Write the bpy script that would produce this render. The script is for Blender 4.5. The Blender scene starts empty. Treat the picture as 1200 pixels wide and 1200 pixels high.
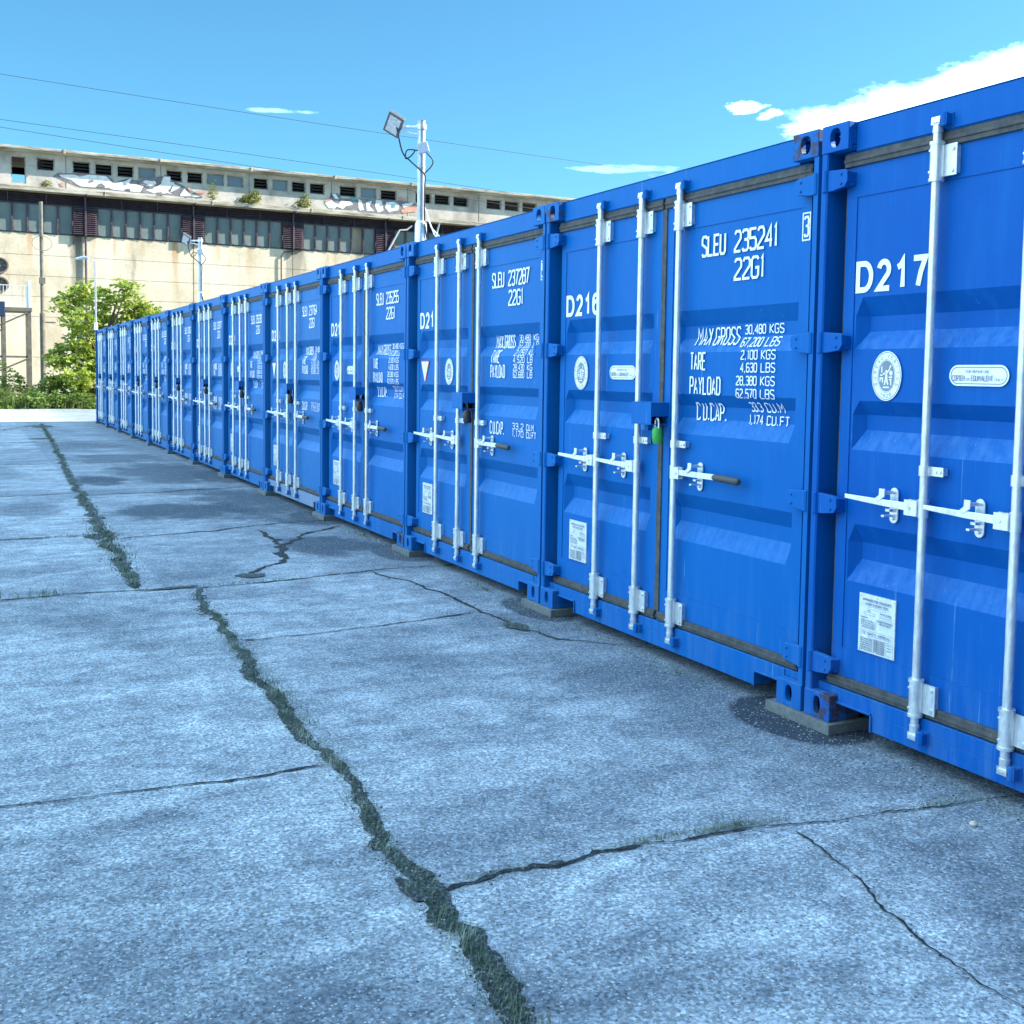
import bpy, bmesh, math, random
import numpy as np
from mathutils import Vector, Matrix
R = math.radians
random.seed(7); rng = np.random.default_rng(7)
scene = bpy.context.scene
COL = scene.collection

# ------------------------------------------------------------------ camera
CAM = Vector((-3.3639, -3.8029, 1.5519))
yaw, pit, roll = .4603, .0689, .0140
fw = Vector((math.sin(yaw)*math.cos(pit), math.cos(yaw)*math.cos(pit), -math.sin(pit)))
r0 = Vector((math.cos(yaw), -math.sin(yaw), 0)); u0 = r0.cross(fw)
rt = r0*math.cos(roll) + u0*math.sin(roll); up = u0*math.cos(roll) - r0*math.sin(roll)
cd = bpy.data.cameras.new("camera"); cam = bpy.data.objects.new("camera", cd); COL.objects.link(cam)
cam.matrix_world = Matrix(((rt.x, up.x, -fw.x, CAM.x), (rt.y, up.y, -fw.y, CAM.y), (rt.z, up.z, -fw.z, CAM.z), (0, 0, 0, 1)))
cd.sensor_width = 36; cd.lens = 36*1296.1/1200; cd.shift_y = -(600-528.19)/1200
cd.clip_end = 3000; cd.clip_start = .05
scene.camera = cam

# ------------------------------------------------------------------ sun, sky, exposure
SUN = Vector((1.42, -.44, 1.0)).normalized()          # towards the sun
sun_el = math.asin(SUN.z); sun_az = math.atan2(SUN.x, SUN.y)
ld = bpy.data.lights.new("sun", 'SUN'); ld.energy = 4.8; ld.angle = R(.53); ld.color = (1, .93, .80)
lo = bpy.data.objects.new("sun", ld); COL.objects.link(lo)
lo.rotation_euler = SUN.to_track_quat('Z', 'Y').to_euler(); lo.location = (20, -10, 30)
world = bpy.data.worlds.new("World"); scene.world = world; world.use_nodes = True
nt = world.node_tree; nt.nodes.clear()
def N(t, **k):
    n = nt.nodes.new(t)
    for a, b in k.items(): setattr(n, a, b)
    return n
def L(a, b): nt.links.new(a, b)
def math_node(op, a, b=None, c=None, clamp=False):
    n = N('ShaderNodeMath', operation=op); n.use_clamp = clamp
    for i, v in enumerate((a, b, c)):
        if v is None: continue
        if isinstance(v, (int, float)): n.inputs[i].default_value = v
        else: L(v, n.inputs[i])
    return n.outputs[0]
sky = N('ShaderNodeTexSky', sky_type='NISHITA'); sky.sun_disc = False
sky.sun_elevation = sun_el; sky.sun_rotation = sun_az
sky.air_density = 1.0; sky.dust_density = .6; sky.ozone_density = 3.0
# clouds: placed by compass direction and height above the horizon
tc = N('ShaderNodeTexCoord'); sep = N('ShaderNodeSeparateXYZ'); L(tc.outputs['Generated'], sep.inputs[0])
az = math_node('MULTIPLY', math_node('ARCTAN2', sep.outputs[0], sep.outputs[1]), 57.2958)
el = math_node('MULTIPLY', math_node('ARCSINE', sep.outputs[2]), 57.2958)
def dirnoise(scale, detail, rough, sx=1, sz=2.2):
    cmb = N('ShaderNodeCombineXYZ')
    L(math_node('MULTIPLY', az, sx), cmb.inputs[0]); L(math_node('MULTIPLY', el, sz), cmb.inputs[1])
    n = N('ShaderNodeTexNoise'); n.inputs['Scale'].default_value = scale; n.inputs['Detail'].default_value = detail
    n.inputs['Roughness'].default_value = rough; L(cmb.outputs[0], n.inputs['Vector']); return n.outputs['Fac']
n1 = dirnoise(.30, 10, .68); n2 = dirnoise(.5, 6, .6, 1, 3)
# upper edge of the big bank: rises with azimuth
top = math_node('ADD', math_node('MULTIPLY', math_node('SUBTRACT', az, 39.8), .235), 12.9)
top = math_node('MINIMUM', top, 15.35)
top = math_node('ADD', top, math_node('MULTIPLY', math_node('SUBTRACT', n1, .5), 2.6))
bank = math_node('MULTIPLY', math_node('SUBTRACT', top, el), 1.1, clamp=True)
left = math_node('MULTIPLY', math_node('ADD', math_node('SUBTRACT', az, 39.5), math_node('MULTIPLY', math_node('SUBTRACT', n2, .5), 6)), .55, clamp=True)
low = math_node('MULTIPLY', math_node('SUBTRACT', el, 9.5), .5, clamp=True)
right = math_node('MULTIPLY', math_node('SUBTRACT', 75, az), .1, clamp=True)
bank = math_node('MULTIPLY', math_node('MULTIPLY', bank, left), math_node('MULTIPLY', low, right))
hole = math_node('MULTIPLY', math_node('SUBTRACT', .78, n2), 5, clamp=True)
bank = math_node('MULTIPLY', bank, hole)
def puff(a, e, wa, we, amt, ns):
    d = math_node('ADD', math_node('POWER', math_node('DIVIDE', math_node('SUBTRACT', az, a), wa), 2), math_node('POWER', math_node('DIVIDE', math_node('SUBTRACT', el, e), we), 2))
    d = math_node('SUBTRACT', math_node('ADD', 1.0, math_node('MULTIPLY', math_node('SUBTRACT', n2, .5), ns)), d)
    return math_node('MULTIPLY', math_node('MULTIPLY', d, 1.3, clamp=True), amt)
mask = bank
for p in ((37.9, 13.2, .9, .38, .85, 5.5), (39.0, 12.7, .7, .35, .8, 5.5), (14.6, 12.7, 1.7, .14, .22, 5), (31.8, 10.4, 2.4, .20, .2, 5), (35.0, 9.8, 3.0, .35, .2, 5)):
    mask = math_node('MAXIMUM', mask, puff(*p))
# bright unseen clouds added overhead and to the left to fill the shade
n3 = dirnoise(.045, 5, .55, 1, 1.6)
dotl = math_node('ADD', math_node('ADD', math_node('MULTIPLY', sep.outputs[0], -.80), math_node('MULTIPLY', sep.outputs[1], .44)), math_node('MULTIPLY', sep.outputs[2], .42))
over = math_node('MULTIPLY', math_node('SUBTRACT', dotl, .22), 3.0, clamp=True)
over = math_node('MULTIPLY', over, math_node('MULTIPLY', math_node('SUBTRACT', el, 3), .15, clamp=True))
over = math_node('MULTIPLY', over, math_node('MULTIPLY', math_node('SUBTRACT', n3, .40), 7, clamp=True))
front = math_node('MAXIMUM', math_node('MULTIPLY', math_node('SUBTRACT', -10, az), .12, clamp=True), math_node('MULTIPLY', math_node('SUBTRACT', el, 30), .08, clamp=True))
mask = math_node('MAXIMUM', mask, math_node('MULTIPLY', over, front))
tint = N('ShaderNodeMix', data_type='RGBA', blend_type='MULTIPLY'); tint.inputs[0].default_value = 1
L(sky.outputs[0], tint.inputs[6]); tint.inputs[7].default_value = (.52, 1.03, 1.14, 1)
mix = N('ShaderNodeMix', data_type='RGBA'); L(mask, mix.inputs[0]); L(tint.outputs[2], mix.inputs[6]); mix.inputs[7].default_value = (13.4, 21.0, 28.5, 1)
bg = N('ShaderNodeBackground'); bg.inputs[1].default_value = .06; L(mix.outputs[2], bg.inputs[0])
wo = N('ShaderNodeOutputWorld'); L(bg.outputs[0], wo.inputs[0])
scene.view_settings.view_transform = 'Standard'; scene.view_settings.look = 'None'
scene.view_settings.exposure = 1.7; scene.view_settings.gamma = 1
scene.render.engine = 'CYCLES'
scene.cycles.use_denoising = True; scene.cycles.max_bounces = 6; scene.cycles.transparent_max_bounces = 8

# ------------------------------------------------------------------ materials
class Mat:
    def __init__(s, name, base=(.5, .5, .5), rough=.6, metal=0., spec=None):
        s.m = bpy.data.materials.new(name); s.m.use_nodes = True; s.t = s.m.node_tree
        s.b = s.t.nodes['Principled BSDF']
        s.b.inputs['Base Color'].default_value = (*base, 1); s.b.inputs['Roughness'].default_value = rough
        s.b.inputs['Metallic'].default_value = metal
        if spec is not None: s.b.inputs['Specular IOR Level'].default_value = spec
    def n(s, t, **k):
        n = s.t.nodes.new(t)
        for a, b in k.items(): setattr(n, a, b)
        return n
    def l(s, a, b): s.t.links.new(a, b)
    def coord(s, kind='Object', scale=(1, 1, 1), rot=(0, 0, 0)):
        c = s.n('ShaderNodeTexCoord'); m = s.n('ShaderNodeMapping'); m.inputs['Scale'].default_value = scale; m.inputs['Rotation'].default_value = rot
        if kind == 'World':
            g = s.n('ShaderNodeNewGeometry'); s.l(g.outputs['Position'], m.inputs[0])
        else: s.l(c.outputs[kind], m.inputs[0])
        return m.outputs[0]
    def noise(s, vec, scale, detail=4, rough=.55, dist=0):
        n = s.n('ShaderNodeTexNoise'); n.inputs['Scale'].default_value = scale; n.inputs['Detail'].default_value = detail
        n.inputs['Roughness'].default_value = rough; n.inputs['Distortion'].default_value = dist; s.l(vec, n.inputs['Vector']); return n.outputs['Fac']
    def ramp(s, f, stops):
        n = s.n('ShaderNodeValToRGB'); e = n.color_ramp.elements
        while len(e) < len(stops): e.new(.5)
        for i, (p, c) in enumerate(stops):
            e[i].position = p; e[i].color = (c, c, c, 1) if isinstance(c, (int, float)) else (*c, 1)
        s.l(f, n.inputs[0]); return n.outputs[0]
    def mix(s, f, a, b, mode='MIX'):
        n = s.n('ShaderNodeMix', data_type='RGBA', blend_type=mode)
        for v, i in ((f, 0), (a, 6), (b, 7)):
            if isinstance(v, (int, float)): n.inputs[i].default_value = v
            elif isinstance(v, tuple): n.inputs[i].default_value = (*v, 1)
            else: s.l(v, n.inputs[i])
        return n.outputs[2]
    def math(s, op, a, b=0., clamp=False):
        n = s.n('ShaderNodeMath', operation=op); n.use_clamp = clamp
        for i, v in enumerate((a, b)):
            if isinstance(v, (int, float)): n.inputs[i].default_value = v
            else: s.l(v, n.inputs[i])
        return n.outputs[0]
    def base(s, c): s.l(c, s.b.inputs['Base Color'])
    def rough(s, c): s.l(c, s.b.inputs['Roughness'])
    def bump(s, h, strength=.3, dist=.01):
        n = s.n('ShaderNodeBump'); n.inputs['Strength'].default_value = strength; n.inputs['Distance'].default_value = dist
        s.l(h, n.inputs['Height']); s.l(n.outputs[0], s.b.inputs['Normal'])

def paint_mat(name, rust=.0):
    m = Mat(name, rough=.5, spec=.12)
    oc = m.n('ShaderNodeObjectInfo')
    v = m.coord('World'); vs = m.coord('World', (6, 6, .5)); vf = m.coord('World', (40, 40, 3))
    big = m.noise(v, 1.3, 5, .6); st = m.noise(vs, 3, 5, .65); fine = m.noise(vf, 2, 4, .7)
    c = m.mix(m.ramp(big, [(.3, 0), (.75, .30)]), oc.outputs['Color'], (.006, .16, .46))
    c = m.mix(m.ramp(st, [(.5, 0), (.75, .20)]), c, (.03, .20, .50))
    c = m.mix(m.ramp(fine, [(.62, 0), (.78, .25)]), c, (.07, .20, .46))
    # ledges that face up: dusty, and sky light put into the colour
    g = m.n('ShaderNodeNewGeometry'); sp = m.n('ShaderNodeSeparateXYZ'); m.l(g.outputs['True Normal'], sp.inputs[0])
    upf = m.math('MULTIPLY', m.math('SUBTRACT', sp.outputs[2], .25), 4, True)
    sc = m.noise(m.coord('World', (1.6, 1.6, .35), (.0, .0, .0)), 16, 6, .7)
    dust_sky = m.math('MULTIPLY', upf, m.ramp(sc, [(.38, .06), (.66, .38)]))
    c = m.mix(dust_sky, c, (.10, .27, .52))
    # dirt splashed up over the lowest part
    p = m.n('ShaderNodeSeparateXYZ'); m.l(g.outputs['Position'], p.inputs[0])
    lowz = m.math('MULTIPLY', m.math('SUBTRACT', .55, p.outputs[2]), 2.2, True)
    c = m.mix(m.math('MULTIPLY', lowz, m.ramp(st, [(.42, 0), (.7, .35)])), c, (.10, .19, .34))
    scr = m.noise(m.coord('World', (55, 55, 1.1)), 1.0, 3, .6); gate = m.noise(m.coord('World', (2, 2, 1.5)), 1.7, 3, .6)
    c = m.mix(m.math('MULTIPLY', m.ramp(scr, [(.66, 0), (.70, .55)]), m.ramp(gate, [(.52, 0), (.62, 1)])), c, (.16, .32, .56))
    scf = m.noise(m.coord('World', (1, 1, 1), (.5, .3, .9)), 26, 5, .8, 1.5)
    c = m.mix(m.math('MULTIPLY', m.ramp(scf, [(.66, 0), (.70, .6)]), m.ramp(gate, [(.44, 1), (.52, 0)])), c, (.0, .035, .16))
    if rust:
        rn = m.noise(v, 9, 5, .7)
        c = m.mix(m.ramp(rn, [(.60-rust*.12, 0), (.66-rust*.12, .85)]), c, (.075, .045, .03))
    else:
        rn = m.noise(v, 30, 4, .7)
        c = m.mix(m.ramp(rn, [(.76, 0), (.79, .8)]), c, (.14, .055, .03))
    m.base(c)
    m.rough(m.ramp(st, [(.3, .42), (.8, .62)]))
    m.bump(m.noise(v, 14, 3, .5), .12, .01)
    return m.m
M = {}
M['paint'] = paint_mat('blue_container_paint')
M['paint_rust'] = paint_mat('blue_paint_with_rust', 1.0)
m = Mat('galvanised_steel', (.74, .76, .78), .38, .62); v = m.coord('World', (1, 1, .35))
nn = m.noise(v, 35, 5, .6); m.base(m.ramp(nn, [(.32, (.60, .61, .62)), (.55, (.84, .85, .85)), (.70, (.68, .68, .66))])); m.rough(m.ramp(nn, [(.3, .28), (.7, .42)])); M['galv'] = m.m
m = Mat('dusty_rubber_seal', (.08, .08, .08), .8); v = m.coord('World', (3, 3, 3)); nn = m.noise(v, 8, 5, .7)
m.base(m.ramp(nn, [(.3, (.035, .038, .042)), (.6, (.085, .083, .078)), (.8, (.15, .125, .10))])); M['rubber'] = m.m
m = Mat('white_lettering', (.82, .84, .86), .5); nn = m.noise(m.coord('World'), 60, 4, .7); m.base(m.ramp(nn, [(.3, (.70, .74, .80)), (.5, (.86, .87, .88))])); M['white'] = m.m
M['cream'] = Mat('cream_lettering', (.86, .86, .78), .45).m
m = Mat('decal_grey', (.20, .23, .27), .5); M['dgrey'] = m.m
M['dred'] = Mat('decal_red', (.55, .06, .06), .5).m
m = Mat('aluminium_plate', (.70, .72, .72), .45, .2); nn = m.noise(m.coord('World'), 40, 3, .6); m.base(m.ramp(nn, [(.3, (.60, .63, .64)), (.7, (.80, .81, .80))])); M['plate'] = m.m
M['black'] = Mat('black_plastic', (.02, .02, .022), .45).m
M['grip'] = Mat('worn_black_grip', (.06, .06, .055), .6).m
M['green'] = Mat('green_rubber_cover', (.03, .35, .05), .5).m
M['inside'] = Mat('dark_interior_steel', (.03, .035, .05), .7).m
m = Mat('rubber_block', (.12, .13, .13), .85); nn = m.noise(m.coord('World'), 25, 6, .7); m.base(m.ramp(nn, [(.3, (.09, .10, .10)), (.7, (.19, .20, .19))])); m.bump(nn, .3, .005); M['block'] = m.m

# ------------------------------------------------------------------ mesh helpers
class MB:
    def __init__(s): s.v = []; s.f = []
    def add(s, vs, fs):
        o = len(s.v); s.v += [tuple(v) for v in vs]; s.f += [tuple(i+o for i in f) for f in fs]
    def box(s, x0, x1, y0, y1, z0, z1):
        if x0 > x1: x0, x1 = x1, x0
        if y0 > y1: y0, y1 = y1, y0
        if z0 > z1: z0, z1 = z1, z0
        s.add([(x0, y0, z0), (x1, y0, z0), (x1, y1, z0), (x0, y1, z0), (x0, y0, z1), (x1, y0, z1), (x1, y1, z1), (x0, y1, z1)],
              [(0, 3, 2, 1), (4, 5, 6, 7), (0, 1, 5, 4), (1, 2, 6, 5), (2, 3, 7, 6), (3, 0, 4, 7)])
    def prism(s, poly, axis, a0, a1):
        """poly: (p,q) pairs in the plane across axis (x:(y,z) y:(x,z) z:(x,y))"""
        def P(p, q, a): return {'x': (a, p, q), 'y': (p, a, q), 'z': (p, q, a)}[axis]
        n = len(poly); s.add([P(p, q, a0) for p, q in poly] + [P(p, q, a1) for p, q in poly],
              [tuple(range(n))[::-1], tuple(range(n, 2*n))] + [(i, (i+1) % n, n+(i+1) % n, n+i) for i in range(n)])
    def tube(s, pts, r, n=10, cap=True):
        pts = [Vector(p) for p in pts]; rs = r if isinstance(r, (list, tuple)) else [r]*len(pts)
        base = len(s.v); prev = None
        for i, p in enumerate(pts):
            d = (pts[min(i+1, len(pts)-1)] - pts[max(i-1, 0)]).normalized()
            if prev is None:
                a = d.orthogonal().normalized()
            else:
                a = (prev - d*prev.dot(d)).normalized()
            prev = a; b = d.cross(a)
            for k in range(n):
                t = 2*math.pi*k/n; s.v.append(tuple(p + (a*math.cos(t)+b*math.sin(t))*rs[i]))
        for i in range(len(pts)-1):
            for k in range(n):
                s.f.append((base+i*n+k, base+i*n+(k+1) % n, base+(i+1)*n+(k+1) % n, base+(i+1)*n+k))
        if cap:
            s.f.append(tuple(base+k for k in range(n))[::-1]); s.f.append(tuple(base+(len(pts)-1)*n+k for k in range(n)))
    def plate_hole(s, O, U, V, Wn, w, h, t, hw, hh, n=20):
        """plate w x h in the U,V directions from corner O, thickness t along Wn (inwards), stadium hole half sizes hw,hh at the middle"""
        O, U, V, Wn = map(Vector, (O, U, V, Wn)); c = O+U*(w/2)+V*(h/2); outer = []; inner = []
        for k in range(n):
            a = 2*math.pi*(k+.5)/n; ca, sa = math.cos(a), math.sin(a)
            q = max(abs(ca)/(w/2), abs(sa)/(h/2)); outer.append((ca/q, sa/q))
            inner.append((hw*math.copysign(abs(ca)**.75, ca), hh*math.copysign(abs(sa)**.85, sa)))
        cor = [(w/2, h/2), (-w/2, h/2), (-w/2, -h/2), (w/2, -h/2)]
        for cx_, cy_ in cor:      # snap nearest outer point to the corner
            i = min(range(n), key=lambda j: (outer[j][0]-cx_)**2+(outer[j][1]-cy_)**2); outer[i] = (cx_, cy_)
        vs = []
        for dd in (0, t):
            for ring in (outer, inner): vs += [c+U*a+V*b+Wn*dd for a, b in ring]
        fs = []
        for k in range(n):
            j = (k+1) % n
            fs += [(k, j, n+j, n+k), (2*n+k, 3*n+k, 3*n+j, 2*n+j), (n+k, n+j, 3*n+j, 3*n+k), (k, 2*n+k, 2*n+j, j)]
        s.add(vs, fs)
    def mesh(s, name, mats, smooth=False, bevel=0):
        me = bpy.data.meshes.new(name); me.from_pydata(s.v, [], s.f)
        bm = bmesh.new(); bm.from_mesh(me); bmesh.ops.recalc_face_normals(bm, faces=bm.faces)
        if bevel:
            es = [e for e in bm.edges if len(e.link_faces) == 2 and e.calc_face_angle(0) > R(40)]
            bmesh.ops.bevel(bm, geom=es, offset=bevel, segments=2, profile=.5, affect='EDGES', clamp_overlap=True)
        if smooth:
            for f in bm.faces: f.smooth = True
            for e in bm.edges:
                if len(e.link_faces) == 2 and e.calc_face_angle(0) > R(38): e.smooth = False
        bm.to_mesh(me); bm.free()
        for mt in (mats if isinstance(mats, (list, tuple)) else [mats]): me.materials.append(mt)
        return me
    def obj(s, name, mat, parent=None, **k):
        o = bpy.data.objects.new(name, s.mesh(name, mat, **k)); COL.objects.link(o)
        if parent: o.parent = parent
        return o
def tag(o, label=None, cat=None, group=None, kind=None):
    if label: o['label'] = label
    if cat: o['category'] = cat
    if group: o['group'] = group
    if kind: o['kind'] = kind
    return o
def empty(name, loc=(0, 0, 0), rz=0):
    o = bpy.data.objects.new(name, None); COL.objects.link(o); o.location = loc; o.rotation_euler = (0, 0, rz); o.empty_display_size = .2
    return o
def child(me, name, parent, color=None):
    o = bpy.data.objects.new(name, me); COL.objects.link(o); o.parent = parent
    if color: o.color = color
    return o

# ------------------------------------------------------------------ container geometry
W, LEN, H = 2.438, 6.058, 2.591
DZ = .065                                   # the doors stand this far behind the corner castings
GRO = [(1.85, 1.77, 1.705, 1.63), (1.41, 1.35, 1.285, 1.20), (.88, .80, .725, .63)]; GD = .048
def prof(z):
    for a, b, c, d in GRO:
        if d < z < a:
            if z > b: return -GD*(a-z)/(a-b)
            if z > c: return -GD
            return -GD*(z-d)/(c-d)
    return 0.
def S(s, d, z): return (-d, W-s, z)         # s from the left edge as you face the doors, d outwards, z up
def sbox(mb, s0, s1, d0, d1, z0, z1): mb.box(-d0, -d1, W-s0, W-s1, z0, z1)

# octagonal stroke lettering -------------------------------------------------
c_ = .2; C2 = .12
LOOP = [(c_, 1), (1-c_, 1), (1, 1-C2), (1, C2), (1-c_, 0), (c_, 0), (0, C2), (0, 1-C2), (c_, 1)]
G = {'O': [LOOP], '0': [LOOP], 'D': [[(0, 0), (0, 1), (.75, 1), (1, .86), (1, .14), (.75, 0), (0, 0)]],
 '1': [[(.28, .86), (.6, 1), (.6, 0)]], '2': [[(0, .86), (c_, 1), (1-c_, 1), (1, .86), (1, .62), (0, .12), (0, 0), (1, 0)]],
 '3': [[(0, .88), (c_, 1), (1-c_, 1), (1, .88), (1, .63), (.8, .53), (1, .42), (1, .12), (1-c_, 0), (c_, 0), (0, .12)], [(.35, .53), (.72, .53)]],
 '4': [[(.78, 0), (.78, 1), (0, .32), (.68, .32)], [(.88, .32), (1, .32)]],
 '5': [[(1, 1), (0, 1), (0, .56), (.78, .56), (1, .44), (1, .12), (1-c_, 0), (c_, 0), (0, .12)]],
 '6': [[(1, .88), (1-c_, 1), (c_, 1), (0, .88), (0, .12), (c_, 0), (1-c_, 0), (1, .12), (1, .42), (.78, .54), (.1, .54)]],
 '7': [[(0, 1), (1, 1), (.3, 0)]], '8': [LOOP, [(.1, .53), (.9, .53)]],
 '9': [[(0, .12), (c_, 0), (1-c_, 0), (1, .12), (1, .88), (1-c_, 1), (c_, 1), (0, .88), (0, .58), (.22, .46), (.9, .46)]],
 'S': [[(1, .88), (1-c_, 1), (c_, 1), (0, .88), (0, .62), (1, .38), (1, .12), (1-c_, 0), (c_, 0), (0, .12)]],
 'L': [[(0, 1), (0, 0), (1, 0)]], 'E': [[(1, 1), (0, 1), (0, 0), (1, 0)], [(.12, .52), (.85, .52)]],
 'U': [[(0, 1), (0, C2), (c_, 0), (1-c_, 0), (1, C2), (1, 1)]], 'C': [[(1, .84), (.86, 1), (c_, 1), (0, .88), (0, .12), (c_, 0), (.86, 0), (1, .16)]],
 'G': [[(1, .88), (1-c_, 1), (c_, 1), (0, .88), (0, .12), (c_, 0), (1-c_, 0), (1, .12), (1, .48), (.55, .48)]],
 'M': [[(0, 0), (0, 1), (.5, .45), (1, 1), (1, 0)]], 'A': [[(0, 0), (.5, 1), (1, 0)], [(.27, .3), (.73, .3)]],
 'X': [[(0, 0), (1, 1)], [(0, 1), (.46, .55)], [(.54, .45), (1, 0)]], 'R': [[(0, 0), (0, 1), (.8, 1), (1, .87), (1, .62), (.8, .5), (.12, .5)], [(.5, .43), (1, 0)]],
 'T': [[(0, 1), (1, 1)], [(.5, .93), (.5, 0)]], 'P': [[(0, 0), (0, 1), (.8, 1), (1, .87), (1, .6), (.8, .48), (.12, .48)]],
 'Y': [[(0, 1), (.5, .5), (1, 1)], [(.5, .42), (.5, 0)]], 'K': [[(0, 0), (0, 1)], [(1, 1), (.13, .5), (1, 0)]],
 'B': [[(0, 0), (0, 1), (.8, 1), (1, .88), (1, .62), (.8, .52), (1, .42), (1, .12), (.8, 0), (0, 0)], [(.12, .52), (.7, .52)]],
 'F': [[(1, 1), (0, 1), (0, 0)], [(.12, .52), (.8, .52)]], 'I': [[(.5, 0), (.5, 1)]], 'V': [[(0, 1), (.5, 0), (1, 1)]], 'N': [[(0, 0), (0, 1), (1, 0), (1, 1)]],
 'Q': [LOOP, [(.6, .25), (.95, -.05)]], 'H': [[(0, 0), (0, 1)], [(1, 0), (1, 1)], [(.1, .5), (.9, .5)]], 'W': [[(0, 1), (.25, 0), (.5, .8), (.75, 0), (1, 1)]],
 '.': [[(.38, .0), (.38, .12)]], ',': [[(.42, .12), (.3, -.12)]], ' ': []}
def strokes(mb, polys, w, fn, step=.012):
    """polys: polylines in (s,z) metres; w stroke width; fn(s,z,lift)->xyz ; mitred ribbons, never overlapping in one plane"""
    for li, pl in enumerate(polys):
        closed = pl[0] == pl[-1]; p = [Vector(q) for q in pl]
        if closed: p = p[:-1]
        n = len(p); L_, R_ = [], []
        for i in range(n):
            a = p[i-1] if (i > 0 or closed) else None; b = p[(i+1) % n] if (i < n-1 or closed) else None
            d1 = (p[i]-a).normalized() if a is not None else None; d2 = (b-p[i]).normalized() if b is not None else None
            if d1 is None: d1 = d2
            if d2 is None: d2 = d1
            n1 = Vector((-d1.y, d1.x)); n2 = Vector((-d2.y, d2.x)); mm = (n1+n2)
            if mm.length < .3: mm = n1
            mm.normalize(); k = (w/2)/max(mm.dot(n1), .45)
            L_.append(p[i]+mm*k); R_.append(p[i]-mm*k)
        seq = list(range(n)) + ([0] if closed else [])
        lift = .0002*li
        for i, j in zip(seq[:-1], seq[1:]):
            ln = (p[j]-p[i]).length; k = max(1, int(math.ceil(ln/step)))
            vs = []
            for q in range(k+1):
                t = q/k; a = L_[i].lerp(L_[j], t); b = R_[i].lerp(R_[j], t)
                vs += [fn(a.x, a.y, lift), fn(b.x, b.y, lift)]
            mb.add(vs, [(2*q, 2*q+1, 2*q+3, 2*q+2) for q in range(k)])
def text_polys(txt, s0, z0, s1, h, gap=.32):
    """fit txt between s0 and s1, baseline z0, cap height h"""
    ws = [(.1 if ch == '_' else .45 if ch in '.,' else .6 if ch == ' ' else .5 if ch in '1I' else 1.25 if ch == 'M' else 1) for ch in txt]
    tot = sum(ws)+gap*(len(txt)-1); u = (s1-s0)/tot; x = s0; out = []
    for ch, w in zip(txt, ws):
        for pl in G.get(ch, []): out.append(((x, w*u), [(x+a*w*u, z0+b*h) for a, b in pl]))
        x += (w+gap)*u
    return [o[1] for o in out]
def door_fn(s, z, lift): return S(s, -DZ+prof(z)+.0025+lift, z)

def blob_poly(mb, pts, fn, lift=0):
    mb.add([fn(a, b, lift) for a, b in pts], [tuple(range(len(pts)))])
def fanpoly(mb, pts, fn, lift=0):
    cx = sum(p[0] for p in pts)/len(pts); cz = sum(p[1] for p in pts)/len(pts); n = len(pts)
    mb.add([fn(cx, cz, lift)]+[fn(a, b, lift) for a, b in pts], [(0, 1+i, 1+(i+1) % n) for i in range(n)])
def ellipse(cx, cz, a, b, n=36): return [(cx+a*math.cos(2*math.pi*k/n), cz+b*math.sin(2*math.pi*k/n)) for k in range(n)]
def ring(mb, cx, cz, a, b, w, fn, lift=0, n=36):
    o = ellipse(cx, cz, a, b, n); i = ellipse(cx, cz, a-w, b-w, n)
    mb.add([fn(*p, lift) for p in o]+[fn(*p, lift) for p in i], [(k, (k+1) % n, n+(k+1) % n, n+k) for k in range(n)])

# --- shared meshes of one container
ME = {}
def casting(s0, d0, z0, left, top):
    mb = MB(); cw, ch, cdp, t = .162, .118, .178, .03
    # front plate, end plate, upper or lower plate with their openings, closed inner sides
    x0 = -d0; ya = W-s0-cw; yb = W-s0
    mb.plate_hole((x0, ya, z0), (0, 1, 0), (0, 0, 1), (1, 0, 0), cw, ch, t, .031 if top else .021, .040)
    yo = yb if left else ya; sg = -1 if left else 1
    mb.plate_hole((x0+t+.0005, yo, z0), (1, 0, 0), (0, 0, 1), (0, sg, 0), cdp-t-.0005, ch, t, .04, .033)
    zo = z0+ch if top else z0; sz = -1 if top else 1
    yi0, yi1 = (ya, yb-t-.0005) if left else (ya+t+.0005, yb)
    mb.plate_hole((x0+t+.0005, yi0, zo), (1, 0, 0), (0, 1, 0), (0, 0, sz), cdp-t-.0005, yi1-yi0, t, .05, .032)
    zi = z0 if top else z0+ch
    mb.box(x0+t+.001, x0+cdp, yi0, yi1, zi, zi-sz*.02)
    yc = ya if left else yb
    mb.box(x0+t+.001, x0+cdp-.001, yc, yc-sg*.02 if False else yc+(.02 if left else -.02), z0+.021, z0+ch-.031) if False else None
    mb.box(x0+t+.001, x0+cdp-.001, yc, yc+(.02 if left else -.02), z0+.0215 if top else z0+.0305, z0+ch-(.0305 if top else .0215))
    mb.box(x0+cdp-.02, x0+cdp-.0015, yi0+.0215 if left else yi0, yi1 if left else yi1-.0215, z0+.0215 if top else z0+.0305, z0+ch-(.0305 if top else .0215))
    return mb
for nm, s0, z0, lf, tp in (('ctl', 0, H-.118, True, True), ('ctr', W-.162, H-.118, False, True), ('cbl', 0, 0, True, False), ('cbr', W-.162, 0, False, False)):
    ME[nm] = casting(s0, 0, z0, lf, tp).mesh('corner_casting', M['paint'], bevel=.0035)
    ME[nm+'r'] = ME[nm].copy(); ME[nm+'r'].materials[0] = M['paint_rust']
# corner posts
for nm, fl in (('post_l', lambda s: s), ('post_r', lambda s: W-s)):
    mb = MB(); poly = [(0, -.006), (.028, -.006), (.034, -.012), (.037, -.150), (.086, -.150), (.086, -.17), (0, -.17)]
    mb.prism([(-d, W-fl(s)) for s, d in poly], 'z', .1185, H-.1185); ME[nm] = mb.mesh('corner_post', M['paint'])
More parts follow.
